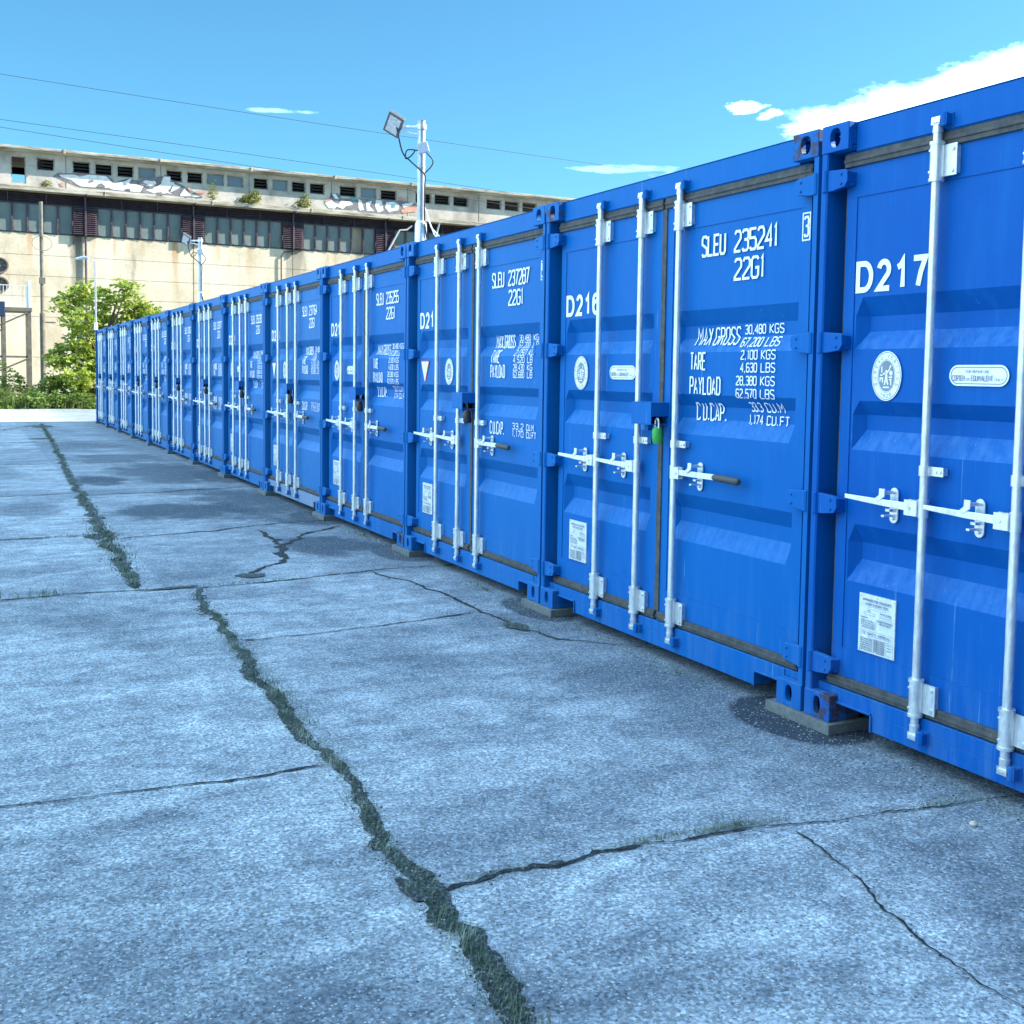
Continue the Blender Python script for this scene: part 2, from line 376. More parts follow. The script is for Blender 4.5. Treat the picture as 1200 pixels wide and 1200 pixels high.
# header, sill
mb = MB(); sbox(mb, .1625, W-.1625, -.045, -.12, 2.466, 2.583); sbox(mb, .10, W-.10, -.05, -.12, 2.4615, 2.4655)
mb.prism([(-(-.045), 2.5835), (.04, 2.588), (.13, 2.588), (.13, 2.5835)], 'y', .1625, W-.1625)
ME['header'] = mb.mesh('header', M['paint'], bevel=.003)
mb = MB()
sbox(mb, .1625, W-.1625, -.045, -.14, .088, .152); sbox(mb, .365, W-.365, -.045, -.14, .016, .0878)
sbox(mb, .034, .1622, -.05, -.14, .119, .152); sbox(mb, W-.1622, W-.034, -.05, -.14, .119, .152)
for f in (lambda s: s, lambda s: W-s):
    a, b = sorted((f(.1635), f(.365))); sbox(mb, a, b, -.036, -.0448, .084, .094)
    a, b = sorted((f(.363), f(.372))); sbox(mb, a, b, -.036, -.0448, .014, .0838)
ME['sill'] = mb.mesh('sill', M['paint'], bevel=.002)
# body: corrugated sides, roof, back, underframe
def corrugated(y, sgn):
    mb = MB(); pts = []; x = .18; 
    while x < LEN-.2:
        pts += [(x, 0), (x+.07, 0), (x+.14, .036), (x+.21, .036)]; x += .28
    pts.append((LEN-.17, 0)); vs = []
    for a, b in pts: vs += [(a, y+sgn*(.012+b), .16), (a, y+sgn*(.012+b), 2.53)]
    mb.add(vs, [(2*i, 2*i+2, 2*i+3, 2*i+1) for i in range(len(pts)-1)])
    mb.box(.18, LEN-.18, y+sgn*.002, y+sgn*.05, 2.5305, 2.587); mb.box(.18, LEN-.18, y+sgn*.002, y+sgn*.05, .01, .1595)
    return mb.mesh('side_wall', M['paint'])
ME['side0'] = corrugated(0, 1); ME['side1'] = corrugated(W, -1)
mb = MB(); mb.box(.1305, LEN-.12, .0505, W-.0505, 2.55, 2.572)
for k in range(26): mb.box(.3+k*.22, .38+k*.22, .16, W-.16, 2.5725, 2.583)
ME['roof'] = mb.mesh('roof', M['paint'])
mb = MB(); mb.box(LEN-.11, LEN-.03, .163, W-.163, .0, 2.588)
for a in (0, W-.162):
    mb.box(LEN-.178, LEN, a, a+.162, 0, .118); mb.box(LEN-.178, LEN, a, a+.162, H-.118, H); mb.box(LEN-.15, LEN-.01, a+(.01 if a else .01), a+.152, .1185, H-.1185)
ME['end'] = mb.mesh('end_wall', M['paint'])
mb = MB(); mb.box(.15, LEN-.18, .06, W-.06, .125, .17)
for k in range(16): mb.box(.4+k*.36, .45+k*.36, .06, W-.06, .03, .1245)
ME['floor'] = mb.mesh('underframe', M['inside'])
# doors
def leaf(s0, s1, hs):
    mb = MB(); st = .058; a, b = s0+st, s1-st
    zs = [.33] + sorted(z for g in GRO for z in g) + [2.275]
    ss = [a, a+.012, a+.05, b-.05, b-.012, b]; k = [0, 0, 1, 1, 0, 0]
    vs = [S(s_, -DZ-.004+prof(z)*kk, z) for z in zs for s_, kk in zip(ss, k)]; ns = len(ss)
    mb.add(vs, [(i*ns+j, i*ns+j+1, (i+1)*ns+j+1, (i+1)*ns+j) for i in range(len(zs)-1) for j in range(ns-1)])
    pan = mb
    fr = MB()
    sbox(fr, s0, s1, -DZ, -DZ-.05, 2.2755, 2.405); sbox(fr, s0, s1, -DZ, -DZ-.05, .205, .3295)
    sbox(fr, s0, a-.0005, -DZ, -DZ-.05, .33, 2.275); sbox(fr, b+.0005, s1, -DZ, -DZ-.05, .33, 2.275)
    sbox(fr, s0+.01, s1-.01, -DZ-.075, -DZ-.08, .21, 2.40)
    pan.add(fr.v, fr.f)
    return pan.mesh('door', M['paint'])
DL = (.10, 1.196); DR = (1.242, 2.338)
ME['door_l'] = leaf(*DL, 1); ME['door_r'] = leaf(*DR, -1)
def seal(s0, s1):
    mb = MB(); d = -.052
    sbox(mb, s0-.012, s1+.012, d, d-.06, 2.4055, 2.461); sbox(mb, s0-.012, s1+.012, d, d-.06, .158, .2045)
    # raised lip down the middle of each strip
    sbox(mb, s0-.011, s1+.011, d+.006, d, 2.425, 2.440); sbox(mb, s0-.011, s1+.011, d+.006, d, .172, .188)
    return mb
mb = seal(*DL); sbox(mb, .078, .0995, -.078, -.14, .205, 2.405); sbox(mb, 1.1965, 1.2188, -.060, -.1, .205, 2.405); ME['seal_l'] = mb.mesh('door_seal', M['rubber'], bevel=.003)
mb = seal(*DR)
mb.v = [(x, y-.0, z) for x, y, z in mb.v]; sbox(mb, 2.3385, 2.360, -.078, -.14, .205, 2.405); sbox(mb, 1.2192, 1.2415, -.057, -.1, .205, 2.405)
mb.v = [(x, min(y, W-1.209), z) if (z < .21 or z > 2.4) else (x, y, z) for x, y, z in mb.v]
ME['seal_r'] = mb.mesh('door_seal', M['rubber'], bevel=.003)
mb = MB()
for k_ in range(1): pass
def hinge(z, fl, left):
    mb = MB(); f = (lambda s: s) if left else (lambda s: W-s)
    poly = [(.002, z-.045), (.002, z+.045), (.03, z+.045), (.135, z+.038), (.15, z+.03), (.152, z-.012), (.135, z-.035), (.06, z-.045)]
    mb.prism([(W-f(s), q) for s, q in poly], 'x', .012 if False else .010, .036)
    mb.tube([S(f(.02), -.012, z-.047), S(f(.02), -.012, z+.047)], .016, 10)
    mb.prism([(W-f(s), q) for s, q in [(.10, z-.03), (.10, z+.03), (.148, z+.028), (.148, z-.03)]], 'x', .0362, .0655)
    for q in (-.02, .02): mb.tube([S(f(.115), -.0095, z+q), S(f(.115), -.004, z+q)], .006, 8)
    return mb.mesh('hinge', M['paint'], bevel=.003)
HZ = (2.355, 1.66, .955, .245)
for i, z in enumerate(HZ): ME['hinge_l%d' % i] = hinge(z, 1, True); ME['hinge_r%d' % i] = hinge(z, 1, False)
# locking gear
DB = -.026
def bar_meshes(s, side):
    out = {}
    mb = MB(); mb.tube([S(s, DB, .125), S(s, DB, 2.455)], .0175, 14); out['bar'] = mb.mesh('lock_bar', M['galv'], smooth=True)
    def guide(z0, z1, full=True):
        g = MB(); g.tube([S(s, DB, z0), S(s, DB, z1)], .027, 14)
        g.tube([S(s, DB, z0-.006), S(s, DB, z0+.006)], .0305, 14); g.tube([S(s, DB, z1-.006), S(s, DB, z1+.006)], .0305, 14)
        sbox(g, s+.015, s+.085, DB-.012, DB-.018, z0+.012, z1-.008); sbox(g, s-.012, s+.08, DB-.0185, -DZ+.0005, z0+.02, z1-.015)
        for zz in (z0+.03, z1-.028): g.tube([S(s+.066, DB-.0118, zz), S(s+.066, DB-.005, zz)], .008, 8); g.tube([S(s-.012, DB+.0235, zz), S(s-.012, DB+.0275, zz)], .005, 6)
        return g.mesh('bar_guide', M['galv'], smooth=True)
    out['g0'] = guide(.165, .305); out['g1'] = guide(2.275, 2.415)
    g = MB(); g.tube([S(s, DB, 1.125), S(s, DB, 1.165)], .0225, 14); sbox(g, s+.012, s+.085, DB-.008, DB-.014, 1.127, 1.163)
    sbox(g, s+.03, s+.08, DB-.0142, -DZ+.0005, 1.13, 1.16)
    for q in (.05, .07): g.tube([S(s+q, DB-.0078, 1.145), S(s+q, DB-.002, 1.145)], .007, 8)
    out['g2'] = g.mesh('bar_guide', M['galv'], smooth=True)
    for nm, z0, sg in (('cam0', .125, -1), ('cam1', 2.455, 1)):
        g = MB(); g.tube([S(s, DB, z0), S(s, DB, z0+sg*.03)], [.021, .019], 12)
        g.prism([(-DB-.018, z0+sg*.0305), (-DB+.014, z0+sg*.0305), (-DB+.012, z0+sg*.052), (-DB-.016, z0+sg*.060)], 'y', W-s-.022, W-s+.020)
        g.prism([(-DB-.024, z0+sg*.036), (-DB-.0182, z0+sg*.036), (-DB-.0182, z0+sg*.05), (-DB-.024, z0+sg*.047)], 'y', W-s-.028, W-s+.012)
        out[nm] = g.mesh('cam', M['galv'], smooth=True)
        g = MB(); a, b = sorted((z0+sg*.022, z0+sg*.066))
        sbox(g, s+.024, s+.056, -.008, -.0448, a, b); g.tube([S(s+.04, -.015, a-.004), S(s+.04, -.015, b+.004)], .013, 8)
        sbox(g, s-.03, s+.06, -.040, -.0449, a-.005, b+.005)
        out[nm+'k'] = g.mesh('cam_keeper', M['paint'], bevel=.002)
    # handle
    z = .995; sd = side
    g = MB(); a, b = sorted((s+sd*.012, s+sd*.075)); sbox(g, a, b, DB+.026, DB+.020, z-.032, z+.03); sbox(g, a, b, DB+.002, DB-.006, z-.032, z+.03)
    g.tube([S(s+sd*.05, DB+.03, z), S(s+sd*.05, DB-.008, z)], .008, 10)
    g.tube([S(s, DB, z-.036), S(s, DB, z+.036)], .0215, 14)
    out['hub'] = g.mesh('handle_hub', M['galv'], smooth=True)
    g = MB(); n = 12; last = .36 if sd < 0 else .34
    up_, dn_ = [], []
    for i in range(n+1):
        t = i/n; ss = s+sd*(.035+t*last); dd = DB+.019 - .0*t + .022*math.sin(t*math.pi)*(0.5) + (.02*t*t if sd < 0 else 0)
        hh = (.017*(1-t)+.009*t) if sd < 0 else .015; zc = z+(.012*t if sd < 0 else .004)
        up_.append((ss, dd, zc+hh)); dn_.append((ss, dd, zc-hh))
    vs = []
    for (a1, d1, z1), (a2, d2, z2) in zip(up_, dn_): vs += [S(a1, d1, z1), S(a1, d1-.010, z1), S(a2, d2-.010, z2), S(a2, d2, z2)]
    fs = [(0, 1, 2, 3), (4*n+3, 4*n+2, 4*n+1, 4*n)]
    for i in range(n):
        for q in range(4): fs.append((4*i+q, 4*i+(q+1) % 4, 4*i+4+(q+1) % 4, 4*i+4+q))
    g.add(vs, fs); out['handle'] = g.mesh('handle', M['galv'], bevel=.002)
    if sd > 0:
        g = MB(); g.tube([S(s+.36, DB+.016, z+.004), S(s+.375, DB+.016, z+.004), S(s+.55, DB+.02, z), S(s+.562, DB+.02, z)], [.014, .018, .019, .012], 10)
        out['grip'] = g.mesh('handle_grip', M['grip'], smooth=True)
    # catch: rounded upright plate with a swinging latch
    cs = s+sd*.185
    g = MB(); pl = [(cs+.022*math.cos(a), z+.042+.022*math.sin(a)) for a in np.linspace(0, math.pi, 8)] + [(cs+.022*math.cos(a), z-.062+.022*math.sin(a)) for a in np.linspace(math.pi, 2*math.pi, 8)]
    g.prism([(W-p, q) for p, q in pl], 'x', -(-DZ)-.008, DZ-.0005)
    sbox(g, cs-.012, cs+.012, DB+.004, -DZ+.0085, z-.034, z-.022)
    g.prism([(W-p, q) for p, q in [(cs-.017, z+.062), (cs+.013, z+.062), (cs+.012, z+.03), (cs-.020, z+.008), (cs-.036, z+.010), (cs-.036, z+.022), (cs-.018, z+.035)]], 'x', -(DB+.036), -(DB+.030))
    for q in (.045, -.062): g.tube([S(cs, -DZ+.008, z+q), S(cs, DB+.0295 if q > 0 else -DZ+.018, z+q)], .008, 8)
    sbox(g, cs-.008, cs+.008, DB+.030, -DZ+.0085, z-.055, z-.046)
    out['catch'] = g.mesh('handle_catch', M['galv'], bevel=.0015)
    return out
BARS = [(.62, -1), (1.05, -1), (1.40, 1)]
for i, (s_, sd) in enumerate(BARS): ME['bar%d' % i] = bar_meshes(s_, sd)
# lock box
mb = MB(); s0, s1, z0, z1, dd = 1.095, 1.285, 1.240, 1.362, .048
sbox(mb, s0, s1, dd, dd-.005, z0+.005, z1-.005); sbox(mb, s0, s1, dd, -DZ+.001, z1-.0048, z1); sbox(mb, s0, s1, dd, -DZ+.001, z0, z0+.0048)
sbox(mb, s0, s0+.005, dd-.0052, -DZ+.001, z0+.005, z1-.005); sbox(mb, s1-.005, s1, dd-.0052, -DZ+.001, z0+.045, z1-.005)
sbox(mb, s0+.06, s0+.095, .0, -.03, z0-.035, z0-.0005)
ME['lockbox'] = mb.mesh('lock_box', M['paint'], bevel=.002)
# emblem, steel notice, approval plate, triangle
def emblem():
    mb = MB(); cx, cz = .363, 1.517
    fanpoly(mb, ellipse(cx, cz, .082, .103), door_fn); M_ = mb.mesh('emblem', M['white']); out = [M_]
    g = MB(); ring(g, cx, cz, .078, .099, .003, door_fn, .0008); ring(g, cx, cz, .049, .069, .002, door_fn, .0008)
    fanpoly(g, ellipse(cx, cz, .044, .064), door_fn, .0008)
    for txt, a0, a1, flip in (('BUREAU VERITAS', 205, -25, 1), ('1828', 247, 293, -1)):
        n = len(txt)
        for i, ch in enumerate(txt):
            a = R(a0+(a1-a0)*i/(n-1)); px, pz = cx+.0625*math.cos(a), cz+.083*math.sin(a)
            th = math.atan2(math.sin(a)/.083, math.cos(a)/.0625) - math.pi/2
            if flip < 0: th += math.pi
            ct, st = math.cos(th), math.sin(th); pls = []
            for pl in G.get(ch, []):
                pls.append([(px+((x-.5)*.009)*ct-((y-.5)*.014)*st, pz+((x-.5)*.009)*st+((y-.5)*.014)*ct) for x, y in pl])
            strokes(g, pls, .0022, lambda s, z, l: door_fn(s, z, l+.0008), 1)
    out.append(g.mesh('emblem_print', M['dgrey']))
    g = MB(); fn = lambda s, z, l: door_fn(s, z, l+.0016)
    def P(pts): blob_poly(g, [(cx+a*.001, cz+b*.001) for a, b in pts], fn)
    P([(-4, 10), (6, 10), (8, -14), (14, -34), (7, -38), (0, -18), (-6, -38), (-12, -36), (-6, -14)])      # standing figure
    fanpoly(g, ellipse(cx+1e-3, cz+.018, .006, .007, 10), fn)
    P([(6, 10.5), (20, 26), (16, 30), (2, 14)]); P([(19, 27), (28, 44), (22, 46), (15, 31)])
    P([(-5, 10.5), (-18, 3), (-20, 8), (-8, 16)])
    P([(-28, 14), (-22, 14), (-22, 42), (-28, 36)]); P([(-34, 6), (-21, 6), (-21, 1), (-34, 1)])
    P([(15, -2), (34, -2), (34, -8), (15, -8)]); P([(-36, -6), (-16, -6), (-16, -26), (-22, -28), (-24, -12), (-30, -12), (-32, -26), (-36, -22)])
    P([(18, -12), (30, -12), (30, -38), (24, -38), (24, -18), (18, -18)]); fanpoly(g, ellipse(cx+.026, cz+.012, .009, .010, 12), fn)
    P([(-14, -44), (16, -44), (20, -50), (-18, -50)])
    out.append(g.mesh('emblem_figure', M['white'])); return out
ME['emblem'] = emblem()
def pill():
    s0, s1, z0, z1 = .69, .965, 1.482, 1.562; r = (z1-z0)/2; cz = (z0+z1)/2
    def st(q): return [(s1-r+(r-q)*math.cos(a), cz+(r-q)*math.sin(a)) for a in np.linspace(-math.pi/2, math.pi/2, 12)] + [(s0+r+(r-q)*math.cos(a), cz+(r-q)*math.sin(a)) for a in np.linspace(math.pi/2, 1.5*math.pi, 12)]
    mb = MB(); blob_poly(mb, st(0), door_fn); a = mb.mesh('steel_notice', M['white'])
    g = MB(); o, i = st(.007), st(.0105); n = len(o)
    g.add([door_fn(*p, .0008) for p in o]+[door_fn(*p, .0008) for p in i], [(k, (k+1) % n, n+(k+1) % n, n+k) for k in range(n)])
    fn = lambda s, z, l: door_fn(s, z, l+.0008)
    strokes(g, text_polys('FOR REPAIR USE', .770, 1.532, .878, .009), .0018, fn, 1)
    strokes(g, text_polys('CORTEN', .705, 1.502, .765, .019), .0032, fn, 1); strokes(g, text_polys('OR', .772, 1.502, .788, .009), .0016, fn, 1)
    strokes(g, text_polys('EQUIVALENT', .795, 1.502, .895, .019), .0032, fn, 1); strokes(g, text_polys('ONLY', .903, 1.502, .940, .009), .0016, fn, 1)
    return [a, g.mesh('notice_print', M['dgrey'])]
ME['pill'] = pill()
def plate():
    s0, s1, z0, z1 = .257, .462, .342, .592; mb = MB()
    sbox(mb, s0, s1, -DZ+.003, -DZ-.003, z0, z1)
    for a in (s0+.008, (s0+s1)/2, s1-.008):
        for b in (z0+.008, z1-.008): mb.tube([S(a, -DZ+.003, b), S(a, -DZ+.006, b)], .004, 6)
    me = mb.mesh('approval_plate', M['plate']); g = MB(); fn = lambda s, z, l: S(s, -DZ+.0036+l, z)
    T = lambda t, a, b, c, h, w: strokes(g, text_polys(t, a, b, c, h), w, fn, 1)
    T('APPROVED FOR TRANSPORT', s0+.02, z1-.030, s1-.02, .010, .0022); T('UNDER CUSTOMS SEAL', s0+.035, z1-.046, s1-.035, .009, .0020)
    bx = lambda a, b, c, d: strokes(g, [[(a, c), (b, c), (b, d), (a, d), (a, c)]], .0012, fn, 1)
    bx(s0+.055, s1-.055, z1-.062, z1-.052)
    T('TYPE', s0+.045, z1-.074, s0+.068, .006, .0014); T('MANUFACTURERS', s0+.12, z1-.074, s1-.02, .006, .0014)
    bx(s0+.03, s0+.09, z1-.088, z1-.078); bx(s0+.12, s1-.02, z1-.084, z1-.078); bx(s0+.12, s1-.02, z1-.096, z1-.088)
    T('OWNER NO', s0+.012, z1-.104, s0+.05, .006, .0014)
    for k in range(4): T('BUREAU NATIONAL CUSTOMS'[k*2:k*2+17], s0+.014, z1-.116-k*.0095, s0+.095, .0055, .0014)
    T('TIMBER COMPONENT', s0+.105, z1-.108, s1-.012, .007, .0018); T('TREATMENT', s0+.115, z1-.119, s1-.02, .007, .0018)
    strokes(g, [[(s0+.1, z1-.10), (s0+.1, z1-.155)]], .001, fn, 1); strokes(g, [[(s0+.01, z1-.156), (s1-.01, z1-.156)]], .001, fn, 1)
    T('CSC SAFETY APPROVAL', s0+.02, z1-.172, s1-.02, .010, .0021)
    bx(s0+.06, s1-.03, z1-.186, z1-.177)
    for k, t in enumerate(('DATE MANUFACTURED', 'IDENTIFICATION NO', 'MAXIMUM GROSS MASS', 'ALLOWABLE STACKING', 'TRANSVERSE RACKING', 'FIRST EXAMINATION')):
        T(t, s0+.012, z1-.194-k*.0095, s0+.085, .0055, .0015); T('30480 KG 67200', s0+.092, z1-.194-k*.0095, s0+.15, .0055, .0013)
        bx(s0+.090, s0+.152, z1-.196-k*.0095, z1-.187-k*.0095)
    bx(s0+.16, s1-.008, z1-.24, z1-.187)
    for k in range(3): T('NEXT', s0+.165, z1-.198-k*.012, s1-.013, .006, .0015)
    return [me, g.mesh('plate_print', M['dgrey'])]
ME['plate'] = plate()
mb = MB(); blob_poly(mb, [(.19, 1.605), (.375, 1.605), (.2825, 1.40)], door_fn); ta = mb.mesh('triangle_sticker', M['dred'])
g = MB(); blob_poly(g, [(.205, 1.597), (.36, 1.597), (.2825, 1.43)], door_fn, .0008); ME['tri'] = [ta, g.mesh('sticker_face', M['white'])]
# lettering on the right door
def lettering_A():
    mb = MB()
    def T(t, s0, z0, s1, h, ww): strokes(mb, text_polys(t, s0, z0, s1, h, .45 if h > .05 else .4), ww*(.92 if h > .05 else 1), door_fn, .01)
    T('MAX', 1.475, 1.668, 1.595, .085, .0092); T('GROSS', 1.622, 1.668, 1.815, .085, .0088)
    T('TARE', 1.475, 1.541, 1.60, .085, .0098); T('PAYLOAD', 1.475, 1.415, 1.725, .085, .0098); T('C_U.CAP.', 1.48, 1.28, 1.725, .085, .0098)
    for t, u, z, a in (('30,480', 'KGS', 1.718, 1.850), ('67,200', 'LBS', 1.655, 1.850), ('2,100', 'KGS', 1.592, 1.88), ('4,630', 'LBS', 1.53, 1.88), ('28,380', 'KGS', 1.466, 1.850), ('62,570', 'LBS', 1.403, 1.850), ('33.3', 'CU.M', 1.338, 1.92), ('1,174', 'CU.FT', 1.276, 1.90)):
        T(t, a, z, 2.0, .042, .0058); T(u, 2.03, z, 2.03+.031*len(u)+(.0 if '.' in u else .005), .042, .0056)
    return mb.mesh('weight_lettering', M['white'])
def lettering_B():
    mb = MB()
    def T(t, s0, z0, s1, h, ww): strokes(mb, text_polys(t, s0, z0, s1, h, .45 if h > .05 else .4), ww*.95, door_fn, .01)
    T('MAX.GROSS', 1.54, 1.69, 1.84, .085, .0098)
    T('TARE', 1.54, 1.585, 1.68, .085, .0098); T('PAYLOAD', 1.54, 1.48, 1.77, .085, .0098); T('C_U.CAP.', 1.54, 1.075, 1.77, .085, .0098)
    for t, u, z in (('30,480', 'KG', 1.735), ('67,200', 'LB', 1.685), ('2,050', 'KG', 1.632), ('4,520', 'LB', 1.582), ('28,430', 'KG', 1.53), ('62,680', 'LB', 1.48), ('33.2', 'CU.M', 1.123), ('1,170', 'CU.FT', 1.072)):
        T(t, 1.90, z, 2.065, .040, .0056); T(u, 2.11, z, 2.11+.035*len(u.replace('.', '')), .040, .0056)
    return mb.mesh('weight_lettering', M['white'])
def lettering_C():
    mb = MB()
    def T(t, s0, z0, s1, h, ww): strokes(mb, text_polys(t, s0, z0, s1, h), ww, door_fn, .01)
    for i, t in enumerate(('MAX GROSS', 'TARE', 'PAYLOAD')): T(t, 1.53, 1.52-i*.0, 1.53+.028*len(t), .08, .0098) if i == 0 else None
    T('TARE', 1.53, 1.43, 1.66, .07, .0095)
    for z in (1.56, 1.51, 1.46, 1.42): T('30,480 KG', 1.88, z, 2.16, .038, .0056)
    T('PAYLOAD', 1.53, 1.02, 1.77, .08, .0098); T('C_U.CAP.', 1.53, .92, 1.77, .08, .0098)
    for z in (1.06, 1.01, .96, .92): T('28,380 KG', 1.88, z, 2.16, .038, .0056)
    return mb.mesh('weight_lettering', M['white'])
ME['txtA'], ME['txtB'], ME['txtC'] = lettering_A(), lettering_B(), lettering_C()
def ident(num, chk):
    mb = MB()
    def T(t, s0, z0, s1, h, ww): strokes(mb, text_polys(t, s0, z0, s1, h), ww, door_fn, .02)
    T('SLEU', 1.55, 2.122, 1.735, .098, .0132); T(num, 1.81, 2.122, 2.118, .098, .0132); T('22G1', 1.815, 1.985, 2.03, .098, .0132)
    fn = lambda s, z, l: S(s, -DZ+.0015+l, z)
    strokes(mb, text_polys(chk, 2.296, 2.145, 2.322, .085), .0105, fn, 1)
    strokes(mb, [[(2.286, 2.127), (2.332, 2.127), (2.332, 2.248), (2.286, 2.248), (2.286, 2.127)]], .006, fn, 1)
    return mb.mesh('identification_lettering', M['white'])
def arc(cx, cy, rx, ry, a0, a1, n=14): return [(cx+rx*math.cos(R(a0+(a1-a0)*k/n)), cy+ry*math.sin(R(a0+(a1-a0)*k/n))) for k in range(n+1)]
def loop(cx, cy, rx, ry):
    p = arc(cx, cy, rx, ry, 0, 360, 28); p[-1] = p[0]; return p
SIX = [arc(.5, .70, .45, .30, 20, 180)+[(.05, .42)], loop(.5, .32, .43, .32)]
BG = {'D': [[(.45, 1), (0, 1), (0, 0), (.45, 0)]+arc(.45, .5, .5, .5, -90, 90)[1:-1]+[(.45, 1)]], '1': [[(.12, .74), (.36, .80), (.56, 1), (.56, 0)]], '2': [arc(.5, .71, .43, .29, 168, -38)+[(.04, 0), (1, 0)]],
 '3': [arc(.46, .74, .40, .26, 160, -75), arc(.46, .28, .46, .28, 75, -160)], '4': [[(.72, 0), (.72, 1), (0, .28), (1, .28)]], '5': [[(.9, 1), (.2, 1), (.08, .50)]+arc(.46, .33, .46, .33, 122, -155)],
 '6': SIX, '7': [[(0, 1), (.95, 1), (.60, .5), (.40, 0)]], '8': [loop(.5, .75, .38, .25), loop(.5, .27, .46, .27)], '9': [[(1-x, 1-y) for x, y in p] for p in SIX], '0': [loop(.5, .5, .45, .5)]}
def bigtext(txt):
    mb = MB(); x = .177; h = .110; z0 = 1.880
    for ch in txt:
        w = .080 if ch == 'D' else .064
        strokes(mb, [[(x+a*w, z0+b*h) for a, b in pl] for pl in BG[ch]], .0240, lambda s, z, l: S(s, -DZ-.0015+l+.0012, z), .05)
        x += w+(.036 if ch != '1' else .028)
    return mb.mesh('unit_number', M['cream'])

# ------------------------------------------------------------------ the row of containers
dyc = np.cumsum([0, .088, .042, .038, .015, .007, -.004, -.004, 0, .004, .003, .004, .002])
SEAM = [k*2.46+dyc[k] for k in range(13)]
SEAM = [-2.46*k for k in range(5, 0, -1)] + SEAM            # seams of the units behind the camera too
IDS = {217: ('235198', '0'), 216: ('235241', '3'), 215: ('237287', '5'), 214: ('235255', '2'), 213: ('237164', '4'), 212: ('235230', '7'),
       211: ('231077', '1'), 210: ('231092', '6'), 209: ('235266', '8'), 208: ('235273', '9'), 207: ('237159', '2'), 206: ('237170', '0'), 205: ('235219', '4')}
LAB = {217: 'nearest blue shipping container, white number D217 between its door edge and first steel bar',
 216: 'blue shipping container numbered D216 with large SLEU 235241 lettering and a green covered padlock',
 215: 'blue shipping container with SLEU 237287 lettering and a red and white triangle sticker beside D215',
 214: 'blue shipping container marked SLEU 235255, third complete one back from the camera',
 213: 'fourth complete blue container back, grimy pale sill, next beyond the one marked SLEU 235255',
 212: 'fifth complete blue shipping container back, two units beyond the one marked SLEU 235255',
 211: 'sixth complete blue shipping container back, just short of the second floodlight mast',
 210: 'seventh complete blue shipping container back, just beyond the second floodlight mast',
 209: 'blue shipping container, fifth from the far end of the row',
 208: 'blue shipping container, fourth from the far end of the row',
 207: 'blue shipping container, third from the far end of the row',
 206: 'blue shipping container, second from the far end of the row',
 205: 'blue shipping container closing the far end of the row beside the green bushes'}
COLOR = {217: (.000, .080, .34, 1), 216: (.001, .108, .37, 1), 215: (.008, .125, .38, 1), 214: (.004, .118, .38, 1), 213: (.020, .145, .38, 1), 212: (.012, .135, .38, 1),
         211: (.02, .14, .37, 1), 210: (.018, .135, .36, 1), 209: (.026, .145, .36, 1), 208: (.02, .14, .36, 1), 207: (.03, .15, .36, 1), 206: (.025, .145, .36, 1), 205: (.025, .145, .35, 1)}
def container(num, y0, wscale, full):
    root = empty('shipping_container', (0, y0, .05)); root.scale = (1, wscale, 1)
    tag(root, LAB.get(num, 'blue shipping container standing behind the photographer, out of the picture'), 'container', 'blue shipping containers standing side by side in a row')
    col = COLOR.get(num, (.01, .1, .5, 1)); c = lambda me, name, p=root: child(me, name, p, col)
    ru = {'ctr': num in (216,), 'ctl': num in (216,), 'cbl': num in (217,), 'cbr': num in (214,)}
    for k in ('ctl', 'ctr', 'cbl', 'cbr'): c(ME[k+('r' if ru[k] else '')], 'corner_casting')
    c(ME['post_l'], 'corner_post'); c(ME['post_r'], 'corner_post'); c(ME['header'], 'header'); s = c(ME['sill'], 'sill')
    if num == 213: s.color = (.26, .31, .40, 1)
    c(ME['side0'], 'side_wall'); c(ME['side1'], 'side_wall'); c(ME['roof'], 'roof'); c(ME['end'], 'end_wall'); c(ME['floor'], 'underframe')
    dl = c(ME['door_l'], 'door'); dr = c(ME['door_r'], 'door')
    if not full: return root
    child(ME['seal_l'], 'door_seal', dl); child(ME['seal_r'], 'door_seal', dr)
    for i in range(4): c(ME['hinge_l%d' % i], 'hinge', dl); c(ME['hinge_r%d' % i], 'hinge', dr)
    for i in range(3):
        b = ME['bar%d' % i]; bo = child(b['bar'], 'lock_bar', root)
        for k, nm in (('g0', 'bar_guide'), ('g1', 'bar_guide'), ('g2', 'bar_guide'), ('cam0', 'cam'), ('cam1', 'cam'), ('hub', 'handle_hub'), ('handle', 'handle'), ('catch', 'handle_catch')): child(b[k], nm, bo)
        for k in ('cam0k', 'cam1k'): c(b[k], 'cam_keeper', bo)
        if 'grip' in b: child(b['grip'], 'handle_grip', bo)
    if num < 217: c(ME['lockbox'], 'lock_box')
    child(ident(*IDS[num]), 'identification_lettering', dr)
    kind = {216: 'A', 214: 'A', 212: 'A', 217: 'A', 215: 'B', 213: 'B', 211: 'C', 210: 'C', 209: 'A', 208: 'A', 207: 'C', 206: 'B', 205: 'A'}[num]
    child(ME['txt'+kind], 'weight_lettering', dr)
    child(bigtext('D%d' % num), 'unit_number', dl)
    dx = 0.
    if kind == 'B':
        for me, nm in zip(ME['tri'], ('triangle_sticker', 'triangle_sticker')): child(me, nm, dl)
        dx = .42
    for me in ME['emblem']:
        o = child(me, 'emblem', dl); o.location.y = -dx
    if kind == 'A':
        for me in ME['pill']: child(me, 'steel_notice', dl)
    for me in ME['plate']: child(me, 'approval_plate', dl)
    return root
